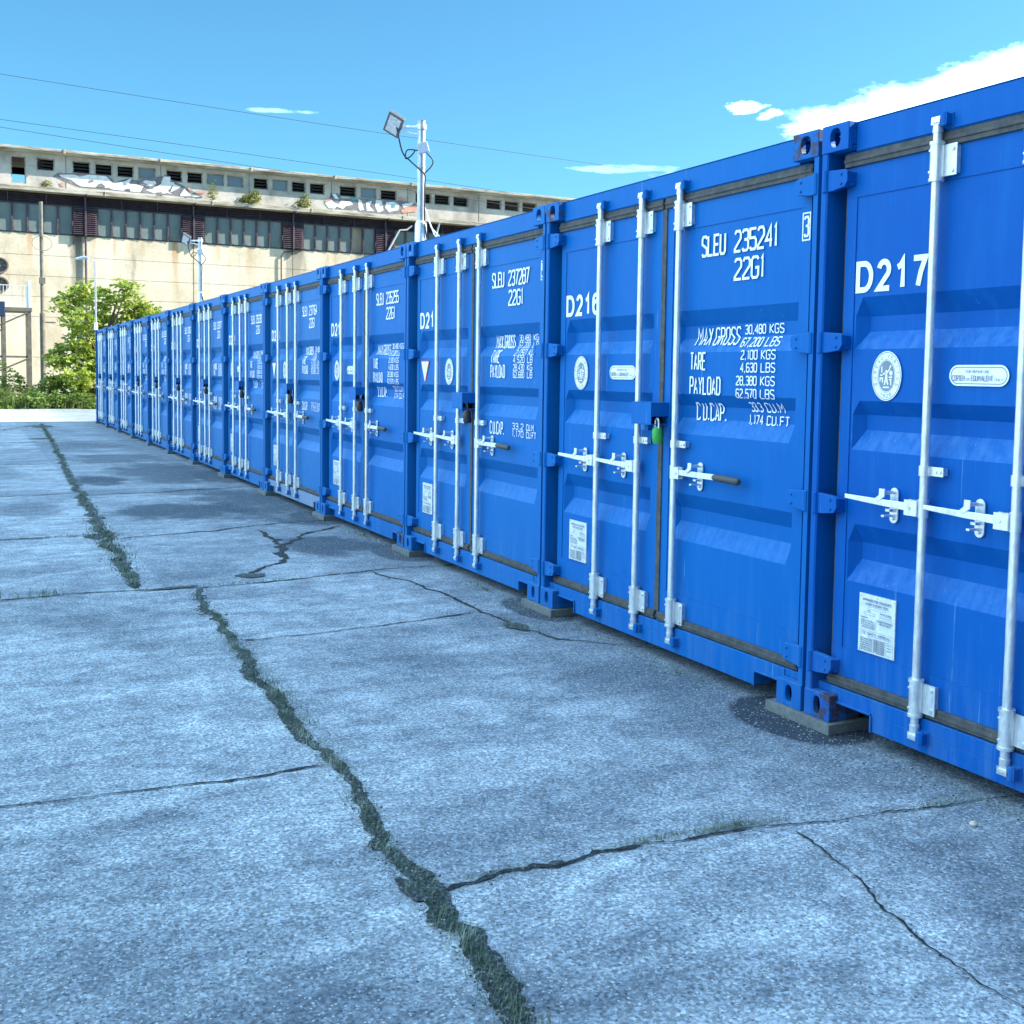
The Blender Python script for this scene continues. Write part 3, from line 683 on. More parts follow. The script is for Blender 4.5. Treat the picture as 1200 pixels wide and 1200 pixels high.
for i in range(17):
    num = 221-i if i < 17 else 0
    num = 217-(i-4)
    y0, y1 = SEAM[i], SEAM[i+1] if i+1 < len(SEAM) else SEAM[i]+2.46
    container(num, y0+.011, (y1-y0-.022)/W, num <= 217)

# padlocks hang from the lock boxes
def padlock(num, label, mat, big=1.):
    i = 217-num+4; y0 = SEAM[i]+.011; sc = (SEAM[i+1]-SEAM[i]-.022)/W
    s = 1.292; root = empty('padlock', (-.012, y0+(W-s)*sc, .05+1.215)); root.scale = (big,)*3
    tag(root, label, 'padlock', 'padlocks hanging from the lock boxes')
    mb = MB(); mb.tube([(0, 0, .012), (0, 0, 0), (.004, -.002, -.045), (.005, -.003, -.06)], [.012, .021, .024, .018], 10)
    mb.obj('lock_body', mat, root, smooth=True)
    mb = MB(); pts = [(.0, -.013, .0)]+[(0, .013*math.cos(a), .032+.016*math.sin(a)) for a in np.linspace(math.pi, 0, 9)]+[(0, .013, 0)]
    mb.tube(pts, .004, 8); mb.obj('shackle', M['galv'] if mat is M['green'] else M['black'], root, smooth=True)
padlock(216, 'padlock in a bright green rubber cover under the lock box of container D216', M['green'], 1.25)
padlock(215, 'black padlock under the lock box of the container marked SLEU 237287', M['black'], 1.35)
padlock(214, 'black padlock under the lock box of the container marked SLEU 235255', M['black'], 1.35)
padlock(213, 'black padlock on the fourth complete container back', M['black'], 1.35)
padlock(212, 'black padlock on the fifth complete container back', M['black'], 1.35)
padlock(211, 'black padlock on the sixth complete container back', M['black'], 1.35)
padlock(210, 'black padlock on the seventh complete container back', M['black'], 1.35)
padlock(209, 'tiny black padlock on the container fifth from the far end', M['black'], 1.35)
padlock(208, 'tiny black padlock on the container fourth from the far end', M['black'], 1.35)

# pads under the castings
PADL = ['thick dark rubber pad under the corner shared by containers D217 and D216, nearest the camera',
 'dark rubber pad under the corner between containers D216 and SLEU 237287', 'dark rubber pad under the corner between SLEU 237287 and SLEU 235255',
 'pale rubber pad next beyond SLEU 235255, by the grimy pale sill', 'pad at the far corner of the container with the pale sill',
 'pad fifth seam back from the camera', 'pad sixth seam back, below the second floodlight mast', 'pad seventh seam back', 'pad eighth seam back from the camera', 'pad ninth seam back from the camera',
 'pad tenth seam back from the camera', 'pad eleventh seam back from the camera', 'pad under the last corner at the far end of the row']
PADL = [p if len(p.split()) >= 4 and 'rubber' in p else 'grey rubber '+p for p in PADL]
for k in range(13):
    y = SEAM[k+5] if False else SEAM[5+k] if 5+k < len(SEAM) else 0
    mb = MB(); j = random.uniform(-.02, .02); mb.box(-.022, .42, y-.19+j, y+.235+j, 0.0, .0495)
    o = mb.obj('support_pad', M['block'], bevel=.004); tag(o, PADL[k], 'support pad', 'rubber pads under the container corners')

# ------------------------------------------------------------------ ground
def flat(name, pts, z, mat, kind='structure'):
    mb = MB(); mb.add([(x, y, z) for x, y in pts], [tuple(range(len(pts)))]); o = mb.obj(name, mat); o['kind'] = kind; return o
m = Mat('weathered_concrete', (.35, .36, .38), .88)
v = m.coord('World'); vst = m.coord('World', (.55, 1.6, 1), (0, 0, R(-14)))
big = m.noise(v, .42, 7, .66, .6); mid = m.noise(vst, 2.0, 9, .72, .8); med = m.noise(v, 7, 8, .75, .3); fine = m.noise(v, 85, 8, .8)
c = m.ramp(mid, [(.34, (.095, .125, .150)), (.44, (.20, .235, .26)), (.53, (.37, .415, .44)), (.64, (.60, .66, .68))])
c = m.mix(.5, c, m.ramp(med, [(.34, (.17, .20, .235)), (.5, (.37, .41, .445)), (.66, (.64, .70, .73))]))
dark = m.ramp(big, [(.40, .85), (.52, 0)])
c = m.mix(dark, c, m.mix(.55, c, (.05, .075, .11)))
# slabs of slightly different age
gp = m.n('ShaderNodeNewGeometry'); sx_ = m.n('ShaderNodeSeparateXYZ'); m.l(gp.outputs['Position'], sx_.inputs[0]); PX, PY = sx_.outputs[0], sx_.outputs[1]
slab = m.math('MULTIPLY', m.math('GREATER_THAN', PX, -2.1), m.math('MULTIPLY', m.math('GREATER_THAN', PY, 4.3), .30))
c = m.mix(slab, c, (.13, .165, .19))
slab2 = m.math('MULTIPLY', m.math('GREATER_THAN', PX, -2.12), m.math('MULTIPLY', m.math('GREATER_THAN', PY, -.84), m.math('MULTIPLY', m.math('LESS_THAN', PY, 2.5), .16)))
c = m.mix(slab2, c, (.14, .17, .20))
# dirt washed along the feet of the containers, damp ovals round the pads
wob = m.math('MULTIPLY', m.math('SUBTRACT', m.noise(v, 2.2, 7, .7), .5), 1.5)
foot = m.math('MULTIPLY', m.math('ADD', m.math('ADD', PX, .85), wob), 1.5, True)
c = m.mix(m.math('MULTIPLY', foot, .55), c, (.085, .115, .145))
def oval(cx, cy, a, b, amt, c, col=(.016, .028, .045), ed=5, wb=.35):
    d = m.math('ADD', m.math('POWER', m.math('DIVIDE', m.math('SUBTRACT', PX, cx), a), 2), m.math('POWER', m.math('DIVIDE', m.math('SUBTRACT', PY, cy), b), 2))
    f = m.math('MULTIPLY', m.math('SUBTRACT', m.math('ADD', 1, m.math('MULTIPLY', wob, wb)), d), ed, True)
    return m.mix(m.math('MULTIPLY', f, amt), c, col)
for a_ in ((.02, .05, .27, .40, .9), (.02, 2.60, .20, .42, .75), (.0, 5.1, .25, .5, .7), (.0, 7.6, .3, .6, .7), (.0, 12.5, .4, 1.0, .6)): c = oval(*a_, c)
for a_ in ((-1.25, 8.7, .85, .9, .9), (-1.7, 12.5, .4, .9, .95), (-.7, 13.5, .9, 2.2, .75), (-1.0, 16.5, 1.0, 1.2, .7), (-.45, 5.7, .5, .7, .85), (-.35, 9.0, .7, 2.2, .8), (-2.75, 9.3, .4, .8, .4), (-.75, 10.6, .5, .5, .55), (-1.3, 20, 1., 1.2, .5), (-2.9, 14, .4, 1.3, .4), (-.35, .9, .5, .35, .35), (-2.75, 3.4, .25, .2, .3)): c = oval(*a_, c, (.035, .06, .085), 1.5, 1.9)
pre = c
# exposed aggregate: fine grain, pale and dark stones
vo = m.n('ShaderNodeTexVoronoi'); vo.inputs['Scale'].default_value = 100; m.l(v, vo.inputs['Vector'])
vc = m.n('ShaderNodeSeparateColor'); m.l(vo.outputs['Color'], vc.inputs[0])
g1 = m.ramp(vc.outputs[2], [(0, .62), (.5, .95), (1, 1.5)])
c = m.mix(1.0, c, g1, 'MULTIPLY')
c = m.mix(1.0, c, m.ramp(fine, [(.37, .45), (.48, .93), (.56, 1.22), (.66, 1.8)]), 'MULTIPLY')
stone = m.math('MULTIPLY', m.math('LESS_THAN', vo.outputs['Distance'], .36), m.math('GREATER_THAN', vc.outputs[0], .86))
c = m.mix(m.math('MULTIPLY', stone, .75), c, m.ramp(vc.outputs[1], [(0, (.55, .60, .62)), (.6, (.72, .74, .72)), (1, (.78, .70, .56))]))
pit = m.math('MULTIPLY', m.math('LESS_THAN', vo.outputs['Distance'], .34), m.math('LESS_THAN', vc.outputs[0], .12))
c = m.mix(m.math('MULTIPLY', pit, .75), c, (.04, .06, .08))
m.base(c); h = m.math('ADD', m.math('ADD', fine, m.math('MULTIPLY', med, 1.2)), m.math('MULTIPLY', stone, .4)); m.bump(h, .8, .008)
M['conc'] = m.m
flat('concrete_yard', [(-60, -60), (60, -60), (60, 42), (-60, 42)], 0, M['conc'])
m = Mat('dry_earth', (.16, .14, .10), .95); nn = m.noise(m.coord('World'), .8, 6, .7); m.base(m.ramp(nn, [(.3, (.10, .11, .05)), (.7, (.24, .21, .14))])); M['earth'] = m.m
flat('ground', [(-600, -600), (600, -600), (600, 900), (-600, 900)], -.02, M['earth'])
# joints and cracks: strips of soil with ragged edges
m = Mat('joint_soil', (.05, .05, .045), .95); nn = m.noise(m.coord('World'), 70, 8, .85)
m.base(m.ramp(nn, [(.38, (.008, .013, .012)), (.46, (.030, .042, .038)), (.52, (.075, .095, .090)), (.57, (.19, .225, .225)), (.63, (.48, .52, .54))])); m.bump(nn, .8, .02); M['soil'] = m.m
def resample(pts, step):
    out = [Vector(pts[0])]
    for a, b in zip(pts[:-1], pts[1:]):
        a, b = Vector(a), Vector(b); n = max(1, int((b-a).length/step))
        for i in range(1, n+1): out.append(a.lerp(b, i/n))
    return out
def crack(pts, w, jit, z, rnd, step=.03, ends=(1, 1), lump=.45):
    """w: widths at the control points"""
    P = [Vector(p) for p in pts]; ws = w if isinstance(w, (list, tuple)) else [w]*len(P)
    cp, cwid = [], []
    for i, (a, b) in enumerate(zip(P[:-1], P[1:])):
        n = max(1, int((b-a).length/step))
        for k in range(n): cp.append(a.lerp(b, k/n)); cwid.append(ws[i]+(ws[i+1]-ws[i])*k/n)
    cp.append(P[-1]); cwid.append(ws[-1]); n = len(cp)
    def wander(scale):
        k = max(3, int(n*step/scale)+2); return np.interp(np.linspace(0, k-1, n), range(k), rnd.normal(size=k))
    off = wander(.25)*jit + wander(.08)*jit*.5 + wander(.022)*min(jit, .012)*.28
    wv = lambda: np.clip(1+wander(.18)*lump*.75+wander(.06)*(.20+.15*(lump > .5))+wander(.018)*(.09+.27*(lump > .5))+rnd.normal(size=n)*.07, .18, 2.4)
    wl = wv(); wr = wv()
    vs, line = [], []
    for i in range(n):
        d = (cp[min(i+1, n-1)]-cp[max(i-1, 0)]).normalized(); nr = Vector((-d.y, d.x)); t = 1.
        if ends[0] and i < 4: t = (i+.3)/4
        if ends[1] and n-1-i < 4: t = min(t, (n-1-i+.3)/4)
        c = cp[i]+nr*off[i]; line.append((c, cwid[i]*t, nr))
        a = c+nr*cwid[i]*.5*wl[i]*t; b = c-nr*cwid[i]*.5*wr[i]*t; vs += [(a.x, a.y, z), (b.x, b.y, z)]
    return vs, [(2*i, 2*i+1, 2*i+3, 2*i+2) for i in range(n-1)], line
rn = np.random.default_rng(11)
MAIN = [[(-1.47, 29.3), (-1.68, 22.16), (-1.95, 15.2), (-2.11, 10.87), (-2.14, 8.89), (-2.21, 6.9), (-2.27, 5.23), (-2.29, 4.31)],
        [(-1.92, 4.16), (-1.98, 3.33), (-2.01, 2.23), (-2.08, 1.3), (-2.08, .41), (-2.10, .07), (-2.14, -.42), (-2.16, -.78), (-2.17, -1.2), (-2.20, -1.8), (-2.2, -3.0)]]
MW = [[.075, .085, .095, .10, .11, .115, .11, .07], [.04, .045, .055, .06, .05, .053, .056, .072, .068, .072, .080]]
CR = [([(-14, 4.5), (-3.17, 4.23), (-2.85, 4.28), (-2.3, 4.25), (-1.84, 4.19), (-1.48, 4.19), (-.48, 4.39), (.6, 4.4)], .016, .014),
 ([(-14, .55), (-3.28, .41), (-3.0, .38), (-2.7, .35), (-2.39, .33), (-2.12, .34)], [.012, .010, .009, .009, .013, .018], .008),
 ([(-2.11, -.83), (-1.97, -.80), (-1.79, -.79), (-1.72, -.84), (-1.54, -.80), (-1.35, -.81), (-1.23, -.83), (-.99, -.84), (-.76, -.89), (-.39, -.95), (.3, -1.03)], [.03, .024, .026, .020, .015, .011, .010, .009, .009, .007, .006], .010),
 ([(-.84, -.93), (-.86, -1.18), (-.91, -1.32), (-1.0, -1.49), (-1.04, -1.68), (-1.05, -1.89), (-1.02, -2.1), (-1.05, -2.8)], [.008, .007, .009, .009, .006, .005, .005, .005], .012),
 ([(-1.95, 2.50), (-1.62, 2.50), (-1.14, 2.53), (-.77, 2.61), (-.39, 2.66)], [.020, .010, .012, .016, .010], .010),
 ([(-.53, 4.38), (-.42, 3.83), (-.35, 3.18), (-.36, 2.74), (-.34, 2.27), (-.24, 1.84), (.2, 1.3)], [.014, .014, .02, .02, .03, .015, .01], .015),
 ([(-14, 10.9), (-3.0, 10.77), (-2.43, 10.77), (-2.11, 10.75)], .03, .02), ([(-14, 7.2), (-3.1, 7.08), (-2.67, 7.08), (-2.3, 7.05)], .03, .015),
 ([(-2.13, 6.75), (-1.22, 7.01), (-.54, 7.30), (.4, 7.4)], .022, .015), ([(-1.41, 4.40), (-1.15, 5.0), (-.82, 5.82), (-.77, 6.9)], [.03, .05, .07, .03], .04),
 ([(-.82, 5.82), (-.43, 6.52), (.06, 6.98)], [.03, .04, .02], .03), ([(-2.07, 10.6), (-1.06, 10.7), (.14, 11.0)], .03, .02),
 ([(-9, 16.0), (-2.0, 15.5), (0.2, 15.7)], .04, .03), ([(-9, 21.4), (-1.7, 21.2), (0.2, 21.3)], .04, .03), ([(-9, 26.3), (-2.6, 26.0), (-1.5, 29.3)], .04, .03)]
mb = MB(); lines = []
z = .003
for pts, w in zip(MAIN, MW):
    v_, f_, l_ = crack(pts, w, .018, z, rn, step=.025 if pts[0][1] > 5 else .008, ends=(1, 1)); mb.add(v_, f_); lines.append(l_)
mb.obj('expansion_joint', M['soil'])['kind'] = 'structure'
mb = MB(); clines = []
for i, (pts, w, j) in enumerate(CR):
    v_, f_, l_ = crack(pts, w, j, .0045+.0004*(i % 4), rn, step=.008 if pts[0][1] < 3 and pts[0][0] > -5 else .03, lump=.6); mb.add(v_, f_); clines.append(l_)
m = Mat('crack_shadow', (.012, .016, .018), .95); nn = m.noise(m.coord('World'), 60, 5, .8); m.base(m.ramp(nn, [(.42, (.006, .008, .009)), (.58, (.03, .04, .038)), (.66, (.12, .13, .13))])); M['crk'] = m.m
mb.obj('crack', M['crk'])['kind'] = 'structure'
# spill patches of soil beside the joints, ragged outlines
mb = MB()
def patch(cx, cy, a, b, rot, zz, seed, lump=.8):
    q = np.random.default_rng(seed); n = 48; ph = q.uniform(0, 6.28, 6); pts = []
    for k in range(n):
        t = 2*math.pi*k/n; r = 1+lump*sum(.28/(i+1.5)*math.sin((i+2)*t+ph[i]) for i in range(6))+q.normal()*.03
        x, y = a*r*math.cos(t), b*r*math.sin(t); pts.append((cx+x*math.cos(rot)-y*math.sin(rot), cy+x*math.sin(rot)+y*math.cos(rot), zz))
    mb.add([(cx, cy, zz)]+pts, [(0, 1+k, 1+(k+1) % n) for k in range(n)])
for i, p in enumerate([(-2.185, -.80, .035, .085, .15), (-2.05, 4.22, .18, .035, .1), (-1.52, 28, .3, .5, 0), (-1.44, 4.5, .12, .08, 0), (-.34, 2.2, .06, .12, 0.3), (-1.70, -.815, .03, .016, 0), (-2.28, 7.0, .13, .14, 0), (-1.85, 22.4, .3, .2, .2)]):
    patch(*p, .0065+.0003*(i % 3), 40+i)
mb.obj('loose_soil', M['soil'])['kind'] = 'structure'
# crumbs of soil and grit thrown out of the joints
mb = MB(); mg = MB()
def crumb(t, x, y, r_):
    a0 = rn.uniform(0, 6.28); t.add([(x+r_*rn.uniform(.6, 1.2)*math.cos(a0+k*1.2566), y+r_*rn.uniform(.6, 1.2)*math.sin(a0+k*1.2566), .0014) for k in range(5)]+[(x, y, .0016+r_*.5)], [(k, (k+1) % 5, 5) for k in range(5)])
for li, ln in enumerate(lines+clines[1:6]):
    for i in range(0, len(ln)):
        c, w, nr = ln[i]
        if c.y > 12 or c.x < -4: continue
        for _ in range(rn.poisson(.9 if li < 2 else .25)):
            o_ = nr*(w*.5+abs(rn.normal())*.018)*rn.choice((-1, 1)); crumb(mb if rn.random() < .75 else mg, c.x+o_.x, c.y+o_.y, rn.uniform(.0015, .005)*(1 if c.y < 3 else 2))
        if li < 2:
            for _ in range(rn.poisson(.35)): o_ = nr*rn.normal()*w*.3; crumb(mg, c.x+o_.x, c.y+o_.y, rn.uniform(.003, .008))
for _ in range(700):       # litter gathered against the foot of the row
    crumb(mb if rn.random() < .6 else mg, -.02-abs(rn.normal())*.10+.12*rn.random(), rn.uniform(-2.2, 9), rn.uniform(.002, .007))
for _ in range(260):       # single stones lying about the yard
    crumb(mg if rn.random() < .6 else mb, rn.uniform(-3.2, .1), rn.uniform(-2, 4.5), rn.uniform(.0015, .0045))
tag(mb.obj('soil_crumbs', M['crk']), 'dark crumbs of soil scattered along the concrete joints', 'soil', kind='stuff')
tag(mg.obj('grit', Mat('pale_grit', (.45, .46, .46), .85).m), 'pale grit lying in and beside the joints', 'grit', kind='stuff')
# damp patches and dark stains (they have a shape of their own)
m = Mat('damp_concrete', (.05, .06, .075), .55); nn = m.noise(m.coord('World'), 120, 4, .8); m.base(m.ramp(nn, [(.35, (.022, .03, .042)), (.6, (.06, .07, .085)), (.74, (.22, .25, .27))])); m.bump(nn, .4, .004); M['damp'] = m.m
# grass in the joints
m = Mat('joint_grass', (.07, .11, .05), .75); nn = m.noise(m.coord('World'), 6, 3, .6); m.base(m.ramp(nn, [(.35, (.05, .085, .05)), (.5, (.13, .18, .11)), (.65, (.34, .38, .28))])); M['grass'] = m.m
def blades(samples, hmin, hmax, wid, rnd):
    V, F = [], []
    for (x, y) in samples:
        h = rnd.uniform(hmin, hmax); a = rnd.uniform(0, 6.283); ln = rnd.uniform(.2, 1.1)*h; w = wid*rnd.uniform(.6, 1.3)
        dx, dy = math.cos(a), math.sin(a); px, py = -dy*w/2, dx*w/2; o = len(V)
        V += [(x-px, y-py, .004), (x+px, y+py, .004), (x+dx*ln*.4+px*.8, y+dy*ln*.4+py*.8, h*.65), (x+dx*ln*.4-px*.8, y+dy*ln*.4-py*.8, h*.65), (x+dx*ln, y+dy*ln, h)]
        F += [(o, o+1, o+2, o+3), (o+3, o+2, o+4)]
    return V, F
V, F = [], []
def addb(s, *a):
    v_, f_ = blades(s, *a); o = len(V); V.extend(v_); F.extend([tuple(i+o for i in f) for f in f_])
for li, ln in enumerate(lines):
    dens = np.interp(np.linspace(0, 1, len(ln)), np.linspace(0, 1, 14), rn.uniform(.05, 1.2, 14))
    for i, (c, w, nr) in enumerate(ln):
        k = rn.poisson(dens[i]*(5 if li == 0 else 5))
        s = [(c+nr*rn.normal()*w*.30) for _ in range(k)]
        addb([(p.x+rn.normal()*.006, p.y+rn.normal()*.012) for p in s], .008, .032 if li else .04, .0022 if li else .006, rn)
for x, y, a, b, k, h in ((-1.33, -.79, .08, .010, 260, .022), (-1.05, -.81, .07, .011, 330, .03), (-.90, -.83, .08, .010, 160, .022), (-1.95, -.79, .06, .008, 120, .018), (-.20, -.96, .10, .01, 120, .03), (-2.17, -1.15, .025, .12, 130, .06), (-2.16, -.9, .025, .12, 130, .05), (-2.14, -.35, .02, .2, 300, .03), (-2.08, .33, .03, .05, 120, .045),
                       (-.34, 2.2, .05, .1, 200, .03), (-2.03, 1.5, .035, .5, 900, .035), (-1.97, 2.9, .03, .4, 300, .03), (-2.23, 6.6, .07, .8, 900, .04), (-1.6, 25, .15, 3, 500, .05), (-2.95, 4.25, .1, .03, 60, .09), (-.03, 1.9, .03, .25, 80, .03), (-.05, .9, .03, .08, 90, .035), (-1.88, -.8, .08, .012, 60, .02), (-.02, -1.05, .02, .10, 70, .035), (-.03, 3.4, .02, .12, 60, .04), (-.0, 6.1, .03, .2, 90, .05), (-2.19, -1.5, .03, .12, 160, .065), (-2.02, 2.35, .03, .18, 260, .035), (-2.09, .9, .02, .15, 240, .04), (-1.5, 4.22, .3, .02, 120, .03), (-2.4, 7.07, .2, .03, 90, .04)):
    addb([(rn.normal(x, a), rn.normal(y, b)) for _ in range(k)], .008, h, .0021 if y < 3 else .005, rn)
me = bpy.data.meshes.new('joint_grass'); me.from_pydata(V, [], F); me.materials.append(M['grass'])
o = bpy.data.objects.new('grass', me); COL.objects.link(o); tag(o, 'short grass and weeds growing out of the joints of the concrete', 'grass', kind='stuff')
# a pale pebble on the slab
mb = MB(); n = 9
mb.tube([(-.232, -1.155, .002), (-.232, -1.155, .008), (-.231, -1.153, .015), (-.230, -1.152, .019)], [.010, .014, .012, .005], 9)
tag(mb.obj('pebble', Mat('pale_stone', (.6, .5, .4), .8).m, smooth=True), 'small pale pebble on the concrete beside the nearest container', 'pebble')

m = Mat('mast_steel', (.42, .44, .46), .35, .6); nn = m.noise(m.coord('World', (1, 1, .3)), 30, 4, .6); m.base(m.ramp(nn, [(.3, (.34, .36, .38)), (.6, (.52, .54, .56))])); M['mast'] = m.m
# ------------------------------------------------------------------ floodlight masts on the container corners
m = Mat('grey_lamp_housing', (.10, .11, .12), .5); M['housing'] = m.m
m = Mat('lamp_glass', (.62, .62, .60), .25); nn = m.noise(m.coord('World'), 40, 2, .5); m.base(m.ramp(nn, [(.3, (.50, .50, .49)), (.7, (.72, .71, .68))])); M['lens'] = m.m
m = Mat('grey_box', (.55, .57, .58), .5); M['box'] = m.m
def mast(x, y, ht, label, lamp=1.0, kind=0):
    r_ = .033 if kind == 0 else .024
    root = empty('floodlight_mast', (x, y, 2.641)); tag(root, label, 'floodlight', 'floodlight masts on the container roofs')
    mb = MB(); mb.tube([(0, 0, 0), (0, 0, ht)], r_, 16); mb.tube([(0, 0, ht), (0, 0, ht+.004)], r_+.002, 16); mb.tube([(0, 0, .62*ht), (0, 0, .62*ht+.012)], r_+.002, 16); mb.obj('mast', M['mast'], root, smooth=True)
    mb = MB(); mb.tube([(0, 0, .0), (0, 0, .17), (0, 0, .20)], [.052, .050, .039], 16); mb.box(-.07, .07, -.06, .06, -.0005, .012); mb.obj('base_sleeve', M['galv'], root, smooth=True)
    # image-left is roughly -x +y*0.5 here
    L_ = Vector((-.89, .45, 0)); F_ = Vector((-.45, -.89, 0))
    if kind == 1:
        arm = MB(); arm.tube([Vector((0, 0, ht)), Vector((0, 0, ht+.05)) + L_*.05, L_*.25+Vector((0, 0, ht+.08))], .022, 10); arm.obj('arm', M['galv'], root, smooth=True)
        hd = MB(); hd.tube([L_*.2+Vector((0, 0, ht+.085)), L_*.3+Vector((0, 0, ht+.10)), L_*.55+Vector((0, 0, ht+.06))], [.025, .055, .035], 12); hd.obj('lamp_head', M['mast'], root, smooth=True)
        return
    arm = MB(); z = ht-.05
    arm.tube([Vector((0, 0, z)), L_*.16+Vector((0, 0, z))], .014, 8); arm.tube([Vector((0, 0, z-.06)), L_*.07+Vector((0, 0, z-.055)), L_*.17+Vector((0, 0, z-.03))], .009, 8)
    arm.tube([Vector((0, 0, z-.02)), Vector((0, 0, z+.02))], .043, 14); arm.obj('bracket', M['galv'], root, smooth=True)
    # lamp head: shallow finned box tilted down and outward
    w_, h_, t_ = .145*lamp, .20*lamp, .035
    wv = (L_*.86+Vector((0, 0, .51))).normalized(); nv = (F_*.70+L_*.42-Vector((0, 0, .55))); nv = (nv-wv*nv.dot(wv)).normalized(); hv = nv.cross(wv).normalized()
    ctr = L_*.235+Vector((0, 0, z+.02)); 
    def obox(mb, c, a, b, d0, d1):
        vs = [c+wv*sx*a/2+hv*sy*b/2+nv*dd for dd in (d0, d1) for sx, sy in ((-1, -1), (1, -1), (1, 1), (-1, 1))]
        mb.add(vs, [(0, 1, 2, 3), (4, 5, 6, 7), (0, 1, 5, 4), (1, 2, 6, 5), (2, 3, 7, 6), (3, 0, 4, 7)])
    hb = MB(); obox(hb, ctr, w_, h_, -.02, .012)
    for k in range(7): obox(hb, ctr+wv*((k-3)*w_*.13), .004, h_*.9, -.045, -.0205)
    hs = hb.obj('lamp_head', M['housing'], root, bevel=.002)
    g = MB(); obox(g, ctr, w_*.74, h_*.80, .0125, .016); g.obj('lamp_glass', M['lens'], hs)
    jb = MB(); c = Vector((0, 0, ht-.235))+Vector((.45, -.89, 0))*0+F_*.055-L_*.02
    a1 = -L_; b1 = Vector((0, 0, 1)); ra = (a1*.9+b1*.25).normalized(); rb = (b1*.9-a1*.25).normalized()
    vs = [c+ra*sx*.045+rb*sy*.042+F_*dd for dd in (-.02, .03) for sx, sy in ((-1, -1), (1, -1), (1, 1), (-1, 1))]
    jb.add(vs, [(0, 1, 2, 3), (4, 5, 6, 7), (0, 1, 5, 4), (1, 2, 6, 5), (2, 3, 7, 6), (3, 0, 4, 7)]); jb.obj('junction_box', M['box'], root, bevel=.004)
    cb = MB(); Z = Vector((0, 0, 1))
    def sm(P, n=6):
        out = []
        P = [P[0]]+P+[P[-1]]
        for i in range(1, len(P)-2):
            for k in range(n):
                t = k/n; a, b, c_, d = P[i-1], P[i], P[i+1], P[i+2]
                out.append(.5*((2*b)+(c_-a)*t+(2*a-5*b+4*c_-d)*t*t+(-a+3*b-3*c_+d)*t**3))
        return out+[P[-2]]
    o_ = F_*.045
    cb.tube(sm([ctr-hv*.02-nv*.02, L_*.16+o_+Z*(ht-.26), L_*.09+o_+Z*(ht-.34), L_*.01+o_+Z*(ht-.41), -L_*.035+o_*.9+Z*(ht-.46), -L_*.034+o_+Z*(ht*.45), -L_*.036+o_+Z*(.2), -L_*.06+o_*.5+Z*.012]), .0065, 6)
    cb.tube(sm([c+L_*.04-Z*.02, L_*.115+o_+Z*(ht-.25), L_*.13+o_+Z*(ht-.32), L_*.085+o_+Z*(ht-.30), L_*.05+o_+Z*(ht-.255)]), .0055, 6)
    cb.tube(sm([c-L_*.03-Z*.04, -L_*.10+o_+Z*(ht-.33), -L_*.09+o_+Z*(ht-.38), -L_*.035+o_+Z*(ht-.44)]), .0055, 6)
    cb.obj('cable', M['black'], root, smooth=True)
mast(.145, 5.08, 1.035, 'galvanised mast with square floodlight, junction box and looping cable, against the open sky')
mast(.165, SEAM[5+6]+.02 if len(SEAM) > 11 else 15, 1.08, 'galvanised mast with pale floodlight, second along the row, against the concrete building')
mast(.02, SEAM[17]-.06, 1.93, 'thin white mast with small rounded street lamp on the last container by the tree', kind=1)
# loose white cable from the nearest mast
mb = MB(); mb.tube([(.16, 5.03, 2.95), (.2, 4.98, 2.78), (.24, 4.86, 2.68), (.3, 4.65, 2.66), (.4, 4.4, 2.65)], .005, 6); mb.tube([(.17, 5.02, 2.9), (.22, 4.96, 2.72), (.26, 4.9, 2.66), (.35, 4.8, 2.65)], .005, 6)
tag(mb.obj('loose_cable', M['white'], smooth=True), 'loose white cable running from the nearest mast over the container roof', 'cable')

# ------------------------------------------------------------------ industrial hall
m = Mat('hall_concrete', (.55, .50, .40), .9)
v = m.coord('World'); a = m.noise(v, .35, 6, .6); b = m.noise(m.coord('World', (1.2, 1, .12)), 1.1, 6, .7); f_ = m.noise(v, 9, 5, .7)
c = m.ramp(a, [(.3, (.46, .39, .28)), (.5, (.62, .55, .43)), (.7, (.68, .63, .53))])
c = m.mix(m.ramp(b, [(.52, 0), (.74, .55)]), c, (.42, .25, .12))
c = m.mix(m.ramp(m.noise(m.coord('World', (.7, 1, .16), (0, 0, 0)), 2.1, 5, .7), [(.60, 0), (.76, .6)]), c, (.16, .14, .12))
c = m.mix(m.ramp(f_, [(.3, .3), (.6, 0)]), c, (.30, .26, .20))
gp = m.n('ShaderNodeNewGeometry'); sx_ = m.n('ShaderNodeSeparateXYZ'); m.l(gp.outputs['Position'], sx_.inputs[0])
sn = m.math('MULTIPLY', m.math('SUBTRACT', m.noise(m.coord('World', (1.6, 1, .5)), 2.4, 6, .7), .5), 1.6)
def streak(cx, w, ztop, ln, amt, col, c):      # run-off marks on the concrete, each with its own ragged shape
    e = m.math('SUBTRACT', 1.0, m.math('DIVIDE', m.math('ABSOLUTE', m.math('SUBTRACT', sx_.outputs[0], cx)), w))
    dn = m.math('DIVIDE', m.math('SUBTRACT', sx_.outputs[2], ztop-ln), ln, True); dn2 = m.math('DIVIDE', m.math('SUBTRACT', ztop+.1, sx_.outputs[2]), .1, True)
    f = m.math('MULTIPLY', m.math('MULTIPLY', m.math('MULTIPLY', m.math('ADD', e, sn), 1.6, True), dn), m.math('MULTIPLY', dn2, amt))
    return m.mix(f, c, col)
